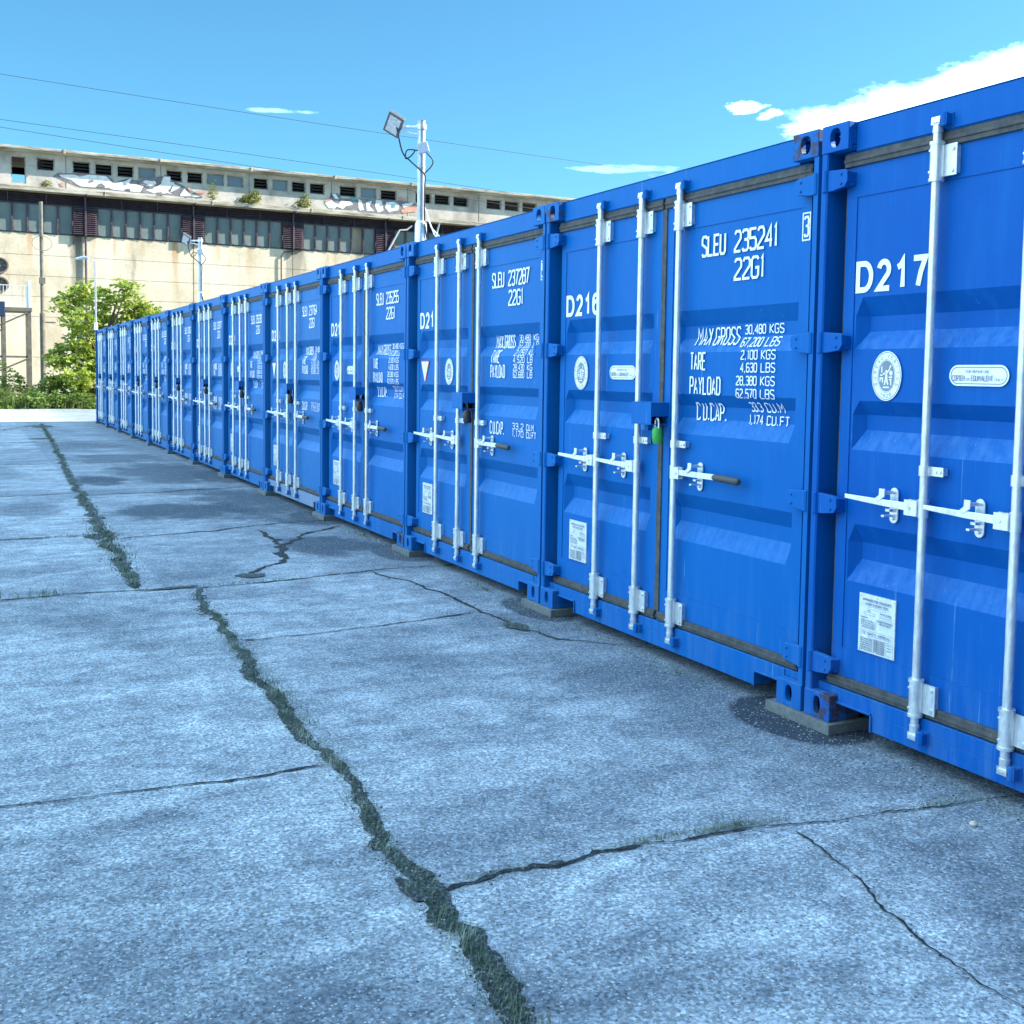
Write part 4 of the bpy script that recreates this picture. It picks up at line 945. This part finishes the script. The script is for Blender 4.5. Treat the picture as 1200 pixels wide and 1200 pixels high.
for a_ in ((2.05, .42, 8.4, 4.2, .95, (.055, .05, .045)), (13.6, .75, 8.4, 3.5, .75, (.12, .11, .09)), (17.6, .8, 8.4, 2.2, .6, (.16, .15, .12)), (7.0, .22, 8.4, 3.2, .7, (.40, .19, .06)), (-.2, .16, 8.4, 2.2, .6, (.42, .22, .08)), (3.9, .12, 8.4, 1.5, .5, (.42, .24, .10)),
           (11.0, .2, 8.4, 2.4, .5, (.42, .24, .10)), (9.3, .15, 8.4, 1.4, .45, (.42, .24, .10)), (5.3, .15, 8.4, 1.2, .4, (.40, .24, .12)), (20.6, 1.2, 8.4, 3, .5, (.15, .14, .12))): c = streak(*a_[:5], a_[5], c)
m.base(c); m.bump(f_, .3, .02); M['hall'] = m.m
m = Mat('hall_render', (.36, .32, .29), .9); v = m.coord('World'); a = m.noise(v, .8, 7, .7); b = m.noise(v, 7, 5, .7)
c = m.ramp(a, [(.3, (.24, .215, .195)), (.5, (.42, .39, .35)), (.68, (.54, .51, .46))]); c = m.mix(m.ramp(b, [(.55, 0), (.75, .5)]), c, (.20, .17, .15)); m.base(c); M['render'] = m.m
m = Mat('louvre_metal', (.035, .025, .04), .6); nn = m.noise(m.coord('World'), 3, 5, .7); m.base(m.ramp(nn, [(.35, (.035, .022, .048)), (.6, (.075, .05, .062)), (.8, (.14, .09, .07))])); M['louvre'] = m.m
m = Mat('dusty_pane', (.16, .20, .20), .55); nn = m.noise(m.coord('World', (1, 1, .5)), 1.5, 6, .7); m.base(m.ramp(nn, [(.3, (.10, .135, .145)), (.6, (.15, .19, .19)), (.8, (.21, .235, .22))])); M['pane'] = m.m
M['glass'] = Mat('grey_glass', (.16, .20, .23), .15).m
M['dark'] = Mat('dark_interior', (.012, .012, .014), .8).m
m = Mat('weathered_ledge', (.40, .36, .30), .9); v = m.coord('World'); a = m.noise(m.coord('World', (.4, 1, 3)), 2, 6, .75); m.base(m.ramp(a, [(.3, (.10, .08, .06)), (.46, (.28, .25, .20)), (.6, (.46, .43, .36))])); M['ledge'] = m.m
M['stain'] = Mat('soot_stain', (.10, .09, .08), .9).m
YF = 58.3; X0, X1 = -14., 60.
hall = empty('industrial_hall', (0, YF, 0)); tag(hall, 'long derelict concrete industrial hall with louvred window band and graffiti under its flat roof', 'building')
def hb(name, mat, boxes, parent=hall, **k):
    mb = MB()
    for b_ in boxes: mb.box(b_[0], b_[1], b_[2], b_[3], b_[4], b_[5])
    return mb.obj(name, mat, parent, **k)
# bays: seam positions from the photograph's rhythm
SE = [2.46, 7.93, 13.45, 18.91]; PIT = (18.91-2.46)/3
seams = [2.46+PIT*k for k in range(-3, 11)]
# lower wall in storeys of panels with recessed joints
zs = [0, 2.1, 4.17, 5.2, 6.26, 7.31, 8.40]
bx = []
for i in range(len(zs)-1): bx.append((X0, X1, 0, .35, zs[i]+.012, zs[i+1]-.012)); bx.append((X0, X1, .03, .34, zs[i+1]-.0118, zs[i+1]+.0118))
wall = hb('wall', M['hall'], bx)
hb('panel_joint', M['stain'], [(s_-.02, s_+.02, -.002, .3, .05, 8.38) for s_ in seams], wall)
# louvre band
def louvre_strip(x0, x1, z0, z1, mb, pitch=.115, yo=0.):
    n = int((z1-z0)/pitch)
    for k in range(n):
        z = z0+k*pitch; mb.add([(x0, yo-.02, z+.01), (x1, yo-.02, z+.01), (x1, yo+.06, z+pitch*.8), (x0, yo+.06, z+pitch*.8), (x0, yo-.012, z+.002), (x1, yo-.012, z+.002), (x1, yo+.068, z+pitch*.8-.008), (x0, yo+.068, z+pitch*.8-.008)],
               [(0, 1, 2, 3), (4, 5, 6, 7), (0, 1, 5, 4), (1, 2, 6, 5), (2, 3, 7, 6), (3, 0, 4, 7)])
mb = MB()
louvre_strip(X0, X1, 9.92, 10.46, mb, .105)
for s_ in seams: louvre_strip(s_-.60, s_-.06, 8.48, 9.92, mb, .105, -.22); louvre_strip(s_+.06, s_+.56, 8.48, 9.92, mb, .105, -.22)
mb.obj('louvre_band', M['louvre'], hall)
hb('louvre_backing', M['dark'], [(X0, X1, .10, .14, 9.9, 10.9)] + [(s_-.62, s_+.58, -.12, .14, 8.42, 9.899) for s_ in seams])
hb('louvre_frame', M['louvre'], [(X0, X1, -.035, .02, 9.885, 9.925)] + [(s_+PIT*q-.02, s_+PIT*q+.02, -.04, -.021, 9.93, 10.45) for s_ in seams for q in (0, .33, .66)] + [(s_-.05, s_+.05, -.26, .05, 8.41, 9.884) for s_ in seams])
# windows: six panes in each bay, each pane group a window with mullions and inclined stays to the eaves
for bi, s_ in enumerate(seams[:-1]):
    a, b_ = s_+.58, s_+PIT-.62; pw = (b_-a)/6; broken = (abs(s_-13.45) < .3)
    panes, opens = [], []
    for k in range(6):
        q = (a+k*pw+.045, a+(k+1)*pw-.045, .02, .045, 8.47, 9.87)
        if broken and k == 4: opens.append(q); continue
        if bi > 7 and random.random() < .4: opens.append(q); continue
        panes.append(q)
    fr = hb('window', M['louvre'], [(a+k*pw-.044, a+k*pw+.044, -.06, .13, 8.42, 9.88) for k in range(7)] + [(a+.045, b_-.045, -.02, .13, 8.415, 8.468)])
    hb('pane', M['pane'], panes, fr)
    if opens: hb('opening', M['dark'], [(q[0], q[1], .5, .52, q[4]+.1, q[5]) for q in opens], fr)
    for k in range(1, 7):      # short sloping stays that hold the lower sashes
        st = MB(); x = a+k*pw-.03; st.tube([(x, -.06, 8.52), (x, -.26, 9.12)], .035, 5); st.obj('stay', M['louvre'], fr)
# ledge, upper storey, roof
hb('ledge', M['ledge'], [(X0, X1, -.62, .20, 10.47, 10.70)] + [(X0+k*PIT+.9, X0+k*PIT+.96, -.65, -.6205, 10.44, 10.72) for k in range(13)], bevel=.02)
WIN = [(-1.04, -.34, 1), (.16, 1.01, 0), (1.87, 2.74, 0), (2.95, 3.83, 0), (4.04, 4.90, 0), (5.10, 6.01, 2), (6.54, 7.40, 0), (7.63, 8.48, 0), (8.67, 9.61, 2), (9.77, 10.67, 2), (11.22, 12.05, 0), (12.26, 13.16, 2),
       (13.37, 14.19, 0), (14.40, 15.30, 0), (16.16, 17.18, 0), (17.41, 18.40, 2), (18.63, 19.66, 0), (20.81, 21.84, 0), (22.03, 23.05, 0), (23.25, 24.28, 0), (25.45, 26.49, 0), (26.69, 27.72, 0), (27.91, 28.94, 0)]
x = -3.3
while x > X0+1: WIN.insert(0, (x-.9, x, 0)); x -= 1.12
x = 30.0
XU = 33.0
uw = MB(); edges = [X0]+[e for w in WIN for e in w[:2]]+[XU]
UY0, UY1 = .02, .30
uw.box(X0, XU, UY0, UY1, 12.24, 12.44); uw.box(X0, -1.04, UY0, UY1, 10.90, 11.61); uw.box(-.34, XU, UY0, UY1, 10.90, 11.61); uw.box(X0, -1.04, UY0, UY1, 10.70, 10.8995); uw.box(-.34, XU, UY0, UY1, 10.70, 10.8995); uw.box(-1.04, -.34, UY0, UY1, 10.70, 10.88)
for i in range(0, len(edges)-1, 2): uw.box(edges[i], edges[i+1], UY0, UY1, 11.6105, 12.2395)
wall2 = uw.obj('upper_wall', M['render'], hall)
for a, b_, t in WIN:
    z0 = 10.88 if t == 1 else 11.61
    w = hb('window', M['ledge'], [(a+.001, a+.05, .06, .24, z0+.001, 12.239), (b_-.05, b_-.001, .06, .24, z0+.001, 12.239), (a+.0505, b_-.0505, .06, .24, 12.19, 12.239), (a+.0505, b_-.0505, .06, .24, z0+.001, z0+.05)])
    if t == 2: hb('pane', M['glass'], [(a+.051, b_-.051, .14, .155, z0+.051, 12.189)], w)
    elif t == 0: hb('slats', M['dark'], [(a+.051, b_-.051, .20, .24, z0+.06+.17*k, z0+.15+.17*k) for k in range(3)], w)
# back of the loft so the openings look into the dark, left open at the tall opening
hb('loft', M['dark'], [(X0, -1.3, 5.0, 5.1, 10.7, 12.44), (.2, XU, 5.0, 5.1, 10.7, 12.44), (-1.3, .2, 5.0, 5.1, 12.1, 12.44), (X0, XU, .31, 5.1, 10.66, 10.695), (0.45, .5, .31, 4.99, 10.7, 12.44)])
hb('panel_joint', M['stain'], [(x_-.012, x_+.012, .010, .0195, 10.71, 12.43) for x_ in (1.55, 6.27, 10.98, 15.68, 20.32, 24.95, 29.6)], wall2)
hb('roof', M['ledge'], [(X0-.2, XU+.4, -.45, 5.5, 12.445, 12.60), (X0-.2, XU+.4, -.52, -.4505, 12.52, 12.66)] + [(x_-.05, x_+.05, -.56, -.521, 12.46, 12.70) for x_ in (1.45, 6.2, 11, 15.75, 20.4)], bevel=.012)
hb('rear_block', M['hall'], [(X0, X1, .36, 20, 0, 10.40)])
# downpipes and odd pipework
mb = MB()
for s_ in seams[2:8]: mb.tube([(s_, -.10, 8.1 if s_ > 5 else .3), (s_, -.10, 10.4), (s_, -.7, 10.46)], .055, 8)
mb.tube([(12.75, -.08, 5.5), (12.75, -.08, 8.0), (12.95, -.08, 8.25), (13.4, -.08, 8.3)], .035, 6)
mb.obj('downpipe', M['louvre'], hall, smooth=True)
mb = MB(); mb.tube([(18.9, -.3, 8.45), (19.7, -.35, 9.9), (20.15, -.38, 9.95), (20.45, -.4, 10.2)], .055, 8); mb.tube([(21.9, -.3, 8.0), (22.0, -.3, 9.6), (22.2, -.4, 10.5)], .06, 8); mb.tube([(21.2, -.3, 8.0), (21.25, -.3, 9.6)], .04, 6)
mb.obj('broken_pipe', M['galv'], hall, smooth=True)
# wall fans left
for zz in (6.68, 5.72):
    mb = MB(); n = 20; cx = -1.62
    for r1, r2, y0, y1 in ((.40, .33, -.30, 0), ):
        for k in range(n):
            a1, a2 = 2*math.pi*k/n, 2*math.pi*(k+1)/n
            P = lambda r, a_, y_: (cx+r*math.cos(a_), y_, zz+r*math.sin(a_))
            mb.add([P(r1, a1, y0), P(r1, a2, y0), P(r2, a2, y0), P(r2, a1, y0), P(r1, a1, y1), P(r1, a2, y1), P(r2, a2, y1), P(r2, a1, y1)], [(0, 1, 2, 3), (0, 1, 5, 4), (3, 2, 6, 7), (4, 5, 6, 7)])
    for k in range(6):
        a1 = k*math.pi/3; mb.add([(cx, -.15, zz), (cx+.32*math.cos(a1), -.2, zz+.32*math.sin(a1)), (cx+.32*math.cos(a1+.6), -.1, zz+.32*math.sin(a1+.6))], [(0, 1, 2)])
    mb.tube([(cx, -.22, zz), (cx, -.05, zz)], .08, 10)
    mb.obj('wall_fan', Mat('fan_metal', (.16, .14, .14), .5).m, hall)
# graffiti: flat painted shapes on the upper wall
# each entry: paint, distance off the wall, outlines in wall metres (x, z)
GRAF = [
    (1, 0.012, [[(0.91,11.36),(1.15,11.54),(2.77,11.65),(3.6,11.64),(3.95,11.34),(4.6,11.58),(5.1,11.51),(6.04,11.6),(6.48,11.94),(6.78,11.89),(6.77,10.89),(5.24,10.89),(2.2,10.91),(1.79,11.04),(1.38,11.17)],[(5.49,11.69),(6.48,11.88),(7.05,11.61),(7.49,11.42),(8.44,10.96),(8.41,10.86),(6.91,10.89),(5.24,10.91),(5.0,11.52)]]),
    (2, 0.004, [[(1.22,11.47),(1.94,11.54),(2.21,11.46),(2.63,11.6),(3.5,11.61),(3.81,11.29),(4.17,11.34),(4.78,11.6),(4.63,11.31),(5.02,11.3),(5.38,11.24),(5.2,10.91),(4.7,10.92),(4.59,11.04),(4.38,10.97),(4.45,10.92),(3.81,10.94),(3.63,11.02),(3.46,10.99),(3.18,11.2),(2.98,10.97),(2.27,10.97),(2.07,11.06),(1.8,11.26),(1.32,11.36)],[(5.31,11.46),(5.97,11.58),(6.04,11.43),(5.75,11.27)],[(5.46,11.06),(5.89,11.14),(6.26,11.43),(6.41,11.85),(6.76,11.85),(6.76,11.36),(6.48,11.26),(6.7,11.02),(6.4,10.94),(6.07,10.99),(5.93,10.91)],[(5.86,11.19),(6.42,11.46),(6.79,11.59),(6.98,11.57),(6.6,11.09),(6.85,10.95),(6.23,11.06),(5.79,10.99)],[(6.92,11.5),(7.33,11.38),(6.76,11.04)],[(7.26,10.94),(7.49,11.28),(7.74,11.05),(8.37,10.92),(7.29,10.89)],[(5.49,11.57),(5.86,11.54),(5.8,11.4),(5.36,11.49)]]),
    (1, -0.006, [[(2.64,11.29),(2.83,11.35),(2.91,11.28),(2.66,11.16)],[(3.0,10.98),(3.11,11.15),(3.28,11.22),(3.46,11.07),(3.42,11.0)],[(4.38,10.95),(4.52,11.05),(4.72,11.05),(4.7,10.94)],[(3.64,11.6),(3.92,11.33),(4.45,11.47),(4.67,11.56),(4.45,11.42),(3.88,11.27)],[(5.09,11.44),(5.79,11.28),(5.73,11.18),(5.24,11.32)],[(6.01,11.58),(6.29,11.65),(6.29,11.45),(6.07,11.36)],[(6.07,10.87),(6.23,11.03),(6.48,10.88)]]),
    (3, -0.013, [[(1.25,11.1),(1.49,11.08),(1.52,10.89),(1.31,10.9)],[(2.07,11.5),(2.28,11.57),(2.49,11.6),(2.21,11.47)],[(8.06,11.23),(8.57,11.23),(8.57,11.12),(8.09,11.1)],[(1.24,11.62),(1.36,11.61),(1.33,11.51),(1.23,11.53)],[(7.65,11.4),(7.8,11.35),(7.87,11.2),(7.68,11.26)]]),
    (1, 0.01, [[(15.61,11.75),(16.07,11.77),(16.3,11.5),(17.29,11.54),(17.29,10.9),(15.52,10.86)],[(17.29,11.59),(18.41,11.64),(19.9,11.67),(20.72,11.61),(20.95,11.49),(20.02,10.91),(18.53,10.75),(17.29,10.83)]]),
    (2, 0.002, [[(15.29,11.15),(15.65,11.45),(15.79,11.24),(16.07,11.17),(15.89,10.89),(15.52,10.89)],[(15.98,11.03),(16.26,11.37),(16.82,11.37),(16.96,11.2),(16.54,11.08),(16.35,10.9)],[(15.7,11.72),(15.93,11.72),(16.12,11.44),(15.89,11.45)],[(17.29,11.55),(17.46,11.47),(17.63,10.96),(17.38,10.89),(17.29,11.04)],[(17.74,11.39),(18.13,11.53),(17.96,11.2),(18.25,10.92),(17.8,10.91)],[(18.36,11.6),(18.7,11.58),(18.82,11.0),(18.48,10.86),(18.3,11.22)],[(18.98,11.49),(19.44,11.57),(19.81,11.4),(19.73,11.1),(19.16,10.95),(18.93,11.17)],[(19.96,11.46),(20.72,11.65),(20.6,11.46),(20.08,11.26)]]),
    (3, -0.0075, [[(19.73,11.85),(20.08,11.84),(20.13,11.71),(19.73,11.7)],[(19.91,11.11),(20.37,11.39),(20.98,11.48),(20.9,11.1),(19.97,10.95)],[(17.29,11.72),(17.38,11.7),(17.36,11.59),(17.29,11.61)],[(15.29,11.31),(15.7,11.47),(15.7,11.35),(15.33,11.18)]]),
    (4, -0.011, [[(19.27,11.39),(19.5,11.4),(19.54,11.24),(19.31,11.17)],[(17.96,11.6),(18.3,11.63),(18.19,11.51)],[(16.82,11.63),(17.19,11.62),(17.15,11.44),(16.82,11.44)]]),
]
def sprayed(name, a, b):
    m = Mat(name, a, .75); m.base(m.mix(m.ramp(m.noise(m.coord('World'), 3.5, 7, .75), [(.42, 0), (.68, .8)]), a, b)); return m
gm = {1: sprayed('graffiti_dark', (.12, .12, .14), (.30, .28, .27)).m, 2: sprayed('graffiti_white', (.74, .75, .78), (.46, .45, .44)).m, 3: sprayed('graffiti_red', (.52, .22, .16), (.44, .36, .31)).m, 4: Mat('graffiti_teal', (.08, .28, .30), .7).m}
for mi, y_, polys in GRAF:
    mb = MB()
    for k, pl in enumerate(polys): mb.add([(x_, y_-.0006*k, z_) for x_, z_ in pl], [tuple(range(len(pl)))])
    mb.obj('graffiti', gm[mi], wall2)

# ------------------------------------------------------------------ dark block added out of view behind the camera to cut light from there
m = Mat('light_block_brick', (.06, .045, .04), .9); nn = m.noise(m.coord('World'), 2, 6, .7); m.base(m.ramp(nn, [(.3, (.04, .03, .026)), (.7, (.08, .06, .05))])); M['brick'] = m.m
light_block = empty('added_light_block', (0, -13, 0)); tag(light_block, 'dark brick block added unseen behind the camera to cut the light from that side', 'building')
hb('wall', M['brick'], [(-16, 26, -12, 0, 0, 9.5)], light_block)
hb('roof', M['ledge'], [(-16.4, 26.4, -12.4, .4, 9.51, 9.9)], light_block, bevel=.05)
for k in range(8):
    w = hb('window', M['louvre'], [(-14+k*5, -11+k*5, .002, .06, 1.2, 1.3), (-14+k*5, -11+k*5, .002, .06, 3.9, 4.0), (-14+k*5, -13.9+k*5, .002, .06, 1.301, 3.899), (-11.1+k*5, -11+k*5, .002, .06, 1.301, 3.899)], light_block)
    hb('pane', M['glass'], [(-13.899+k*5, -11.101+k*5, .003, .03, 1.301, 3.899)], w)

# ------------------------------------------------------------------ posts, platform, cables
m = Mat('old_steel', (.14, .13, .11), .7); nn = m.noise(m.coord('World'), 4, 5, .7); m.base(m.ramp(nn, [(.35, (.09, .09, .085)), (.6, (.17, .155, .12)), (.75, (.25, .20, .14))])); M['old'] = m.m
pr = empty('utility_pole', (-.40, 46, 0)); tag(pr, 'slim dark steel utility pole standing in the bushes before the hall', 'pole')
mb = MB(); mb.tube([(0, 0, -.02), (0, 0, 3.8)], .11, 12); mb.tube([(0, 0, 3.8), (0, 0, 8.35)], .075, 12); mb.obj('shaft', M['old'], pr, smooth=True)
mb = MB(); n = 24; mb.tube([(.02+.38*math.cos(2*math.pi*k/n), -.1, 7.0-.35+.30*math.sin(2*math.pi*k/n)) for k in range(n+1)], .012, 5, cap=False); mb.obj('cable_loop', M['old'], pr)
mb = MB(); mb.box(-.12, .12, -.16, -.08, 5.0, 5.25); mb.box(.0, .5, -.03, .03, 3.40, 3.46); mb.obj('fitting', M['old'], pr)
tw = empty('steel_platform', (-1.4, 46, 0)); tag(tw, 'braced steel access platform with railing at the left of the hall', 'platform')
mb = MB()
for x_ in (-.46, .50):
    for y_ in (0, 1.6): mb.box(x_-.07, x_+.07, y_-.07, y_+.07, -.02, 3.84)
mb.box(-3.0, -2.86, -.07, .07, -.02, 3.84); mb.obj('column', M['old'], tw)
mb = MB(); mb.box(-3.2, .60, -.1, 1.7, 3.85, 4.0); mb.obj('deck', M['old'], tw)
mb = MB(); mb.box(-.389, .43, -.04, .04, 1.95, 2.03); mb.box(-2.86, -.531, -.04, .04, 1.95, 2.03)
mb.tube([(-.95, -.08, 3.1), (.45, -.08, 3.80)], .035, 6); mb.tube([(-1.0, -.08, 1.25), (.45, -.08, 1.93)], .035, 6); mb.tube([(-2.9, -.08, 2.1), (-.5, -.08, 3.1)], .035, 6); mb.obj('brace', M['old'], tw)
mb = MB()
for k in range(12): mb.box(.44-k*.13, .465-k*.13, -.09, -.07, 4.0, 4.88)
mb.box(-3.1, .47, -.092, -.068, 4.88, 4.91); mb.box(.47, .58, -.1, 1.6, 4.0, 5.12); mb.obj('railing', M['box'], tw)
mb = MB(); mb.box(-1.0, -.42, -.5, -.12, 3.6, 4.2); tag(mb.obj('blue_cabinet', Mat('dark_blue_metal', (.01, .03, .08), .5).m, tw, bevel=.02))
for i, (za, zb, zc, lab) in enumerate(((13.06, 12.45, 12.12, 'thin power line crossing the open sky highest of the three'), (11.30, 10.62, 10.0, 'thin power line crossing the sky, middle of the three'), (11.0, 10.05, 9.4, 'lowest thin power line, just above the hall roof'))):
    mb = MB(); pts = []
    for k in range(41):
        x_ = -22+k*2.0; t = np.interp(x_, [-22, -1.9, 14.5, 27, 60], [za+.9, za, zb, zc, zc+.35]); 
        q = np.polyfit([-1.9, 14.5, 27], [za, zb, zc], 2); pts.append((x_, 45, np.polyval(q, x_)))
    mb.tube(pts, .009, 5); o = mb.obj('power_line', M['black']); tag(o, lab, 'power line', 'power lines across the sky')

# ------------------------------------------------------------------ vegetation
def leaf_mat(name, c1, c2, c3):
    m = Mat(name, c2, .55); oi = m.noise(m.coord('World'), 2.2, 4, .7); f2 = m.noise(m.coord('World'), 11, 3, .7)
    c = m.mix(.5, m.ramp(oi, [(.35, c1), (.65, c3)]), m.ramp(f2, [(.3, c1), (.5, c2), (.7, c3)])); m.base(c)
    tr = m.n('ShaderNodeBsdfTranslucent'); m.l(c, tr.inputs[0]); mx = m.n('ShaderNodeMixShader'); mx.inputs[0].default_value = .45
    out = m.t.nodes['Material Output']; m.l(m.b.outputs[0], mx.inputs[1]); m.l(tr.outputs[0], mx.inputs[2]); m.l(mx.outputs[0], out.inputs[0]); return m.m
M['leaf'] = leaf_mat('tree_leaves', (.10, .19, .018), (.28, .37, .035), (.50, .54, .11))
M['leaf2'] = leaf_mat('bush_leaves', (.045, .12, .015), (.11, .21, .03), (.24, .31, .06))
M['dry'] = leaf_mat('dry_weeds', (.10, .14, .03), (.18, .21, .05), (.26, .27, .10))
M['bark'] = Mat('bark', (.10, .08, .06), .9).m
def sprays(centres, rnd, nleaf, ln, lw, spread):
    """pinnate sprays: each centre gets a drooping stem of paired leaves"""
    V, F = [], []
    for c in centres:
        a = rnd.uniform(0, 6.283); e = rnd.uniform(-.5, .7); d = np.array([math.cos(a)*math.cos(e), math.sin(a)*math.cos(e), math.sin(e)]); L_ = rnd.uniform(.6, 1.3)*spread
        side = np.cross(d, [0, 0, 1]); side /= max(np.linalg.norm(side), 1e-6)
        for k in range(nleaf):
            t = (k+.5)/nleaf; p = c+d*L_*t+np.array([0, 0, -.35*L_*t*t])
            for sg in (-1, 1):
                q = side*sg+d*.35+rnd.normal(size=3)*.35; q /= np.linalg.norm(q); l_ = ln*rnd.uniform(.6, 1.25); w_ = np.cross(q, rnd.normal(size=3)); w_ /= max(np.linalg.norm(w_), 1e-6); w_ *= lw*rnd.uniform(.7, 1.3)
                o = len(V); V += [tuple(p), tuple(p+q*l_*.5+w_), tuple(p+q*l_), tuple(p+q*l_*.5-w_)]; F.append((o, o+1, o+2, o+3))
    return V, F
def foliage(name, clumps, rnd, per, nleaf, ln, lw, spread, mat, parent=None):
    cs = []
    for (x, y, z, r, rz) in clumps:
        n = int(per*r*r)+4
        for _ in range(n):
            v_ = rnd.normal(size=3); v_ /= np.linalg.norm(v_); rr = rnd.uniform(.35, 1.0)**.5
            cs.append(np.array([x, y, z])+v_*rr*np.array([r, r, rz]))
    V, F = sprays(cs, rnd, nleaf, ln, lw, spread); me = bpy.data.meshes.new(name); me.from_pydata(V, [], F); me.materials.append(mat)
    o = bpy.data.objects.new(name, me); COL.objects.link(o); o.parent = parent; return o
q = np.random.default_rng(5)
tr_ = empty('tree', (1.7, 43.2, 0)); tag(tr_, 'bushy bright green tree with feathery leaves rising behind the far end of the containers', 'tree')
cl = []
for x_, z_, r_ in ((1.1, 4.75, .42), (.55, 4.3, .45), (.2, 3.9, .35), (1.6, 4.3, .55), (2.5, 4.75, .40), (2.6, 4.2, .55), (3.3, 3.9, .45), (3.7, 3.5, .45), (.7, 3.4, .6), (1.6, 3.4, .7), (2.7, 3.4, .7), (3.6, 2.9, .6), (.9, 2.6, .6), (1.9, 2.5, .75), (3.0, 2.4, .75),
                   (.2, 2.1, .5), (.0, 1.75, .4), (1.0, 1.8, .65), (2.0, 1.6, .7), (.6, 1.2, .6), (1.4, .9, .7), (2.4, .8, .7), (.0, 1.0, .45), (4.1, 2.2, .6), (4.3, 3.1, .4)):
    cl.append((x_-1.7, q.uniform(-.9, .9), z_, r_, r_*.75))
foliage('crown', cl, q, 185, 6, .165, .050, .40, M['leaf'], tr_)
mb = MB(); mb.tube([(0, 0, -.05), (.05, 0, 1.0), (0, .05, 2.2), (.2, 0, 3.3), (.5, 0, 4.2)], [.13, .11, .09, .06, .03], 9)
for c in cl[::2]: mb.tube([(.0, .02, max(.5, c[2]*.45)), (c[0]*.5, c[1]*.5, c[2]*.75), (c[0], c[1], c[2]+.1)], [.05, .03, .012], 6)
mb.obj('trunk', M['bark'], tr_, smooth=True)
b2 = empty('shrub', (-2.6, 44, 0)); tag(b2, 'yellow green shrub growing at the foot of the steel platform', 'shrub')
foliage('crown', [(.3, 0, 1.6, .5, .5), (.7, 0, 1.1, .5, .5), (0, 0, 1.2, .6, .6), (-.6, 0, 1.5, .6, .6), (.4, .1, .6, .6, .5)], q, 70, 5, .13, .04, .35, M['leaf'], b2)
mb = MB(); mb.tube([(0, 0, -.05), (.1, 0, .8), (.3, 0, 1.5)], [.04, .03, .015], 6); mb.tube([(.02, 0, .3), (-.4, 0, 1.4)], [.025, .01], 6); mb.obj('stem', M['bark'], b2)
cs = [(x_, 41.6+q.uniform(0, 1.4), q.uniform(.05, .42), .38, .28) for x_ in np.arange(-11, 14, .24)] + [(x_, 42.9+q.uniform(0, 1.4), q.uniform(.3, .9), .45, .4) for x_ in np.arange(-11, 14, .5)]
o = foliage('undergrowth', cs, q, 230, 4, .12, .042, .26, M['leaf2']); tag(o, 'low tangle of green weeds along the edge of the yard', 'undergrowth', kind='stuff')
V, F = [], []
for _ in range(3000):
    x_ = q.uniform(-11, 9); y_ = q.uniform(41.3, 44.5); h = q.uniform(.3, 1.0)*(1.25 if x_ < -.6 else .8); a = q.uniform(0, 6.28); l_ = h*.25; o = len(V)
    V += [(x_-.012, y_, 0), (x_+.012, y_, 0), (x_+math.cos(a)*l_, y_+math.sin(a)*l_, h)]; F.append((o, o+1, o+2))
me = bpy.data.meshes.new('tall_grass'); me.from_pydata(V, [], F); me.materials.append(M['dry']); o = bpy.data.objects.new('tall_grass', me); COL.objects.link(o); tag(o, 'tall pale grass standing in the weeds', 'grass', kind='stuff')
for x_, r_, h_, lab in ((.55, .18, .35, 'faint sprig of weed on the ledge left of the white graffiti'), (8.9, .22, 1.1, 'tall narrow plant on the ledge, first right of the white graffiti'), (11.0, .55, .8, 'widest yellow green plant on the ledge between the two graffiti pieces'), (14.0, .40, .85, 'bushy yellow green plant on the ledge just left of the coloured graffiti')):
    pl = empty('ledge_plant', (x_, 57.9, 10.70)); tag(pl, lab, 'plant', 'self sown plants on the hall ledge')
    foliage('leaves', [(0, 0, h_*.35, r_, h_*.3), (r_*.2, 0, h_*.7, r_*.6, h_*.3), (-r_*.5, 0, h_*.3, r_*.6, h_*.25)], q, 330, 3, .13, .03, .18, M['dry'], pl)
    mb = MB(); mb.tube([(0, 0, 0), (.03, 0, h_*.8)], [.015, .006], 5); mb.tube([(0, 0, 0), (-r_*.5, 0, h_*.6)], [.012, .005], 5); mb.obj('stem', M['bark'], pl)
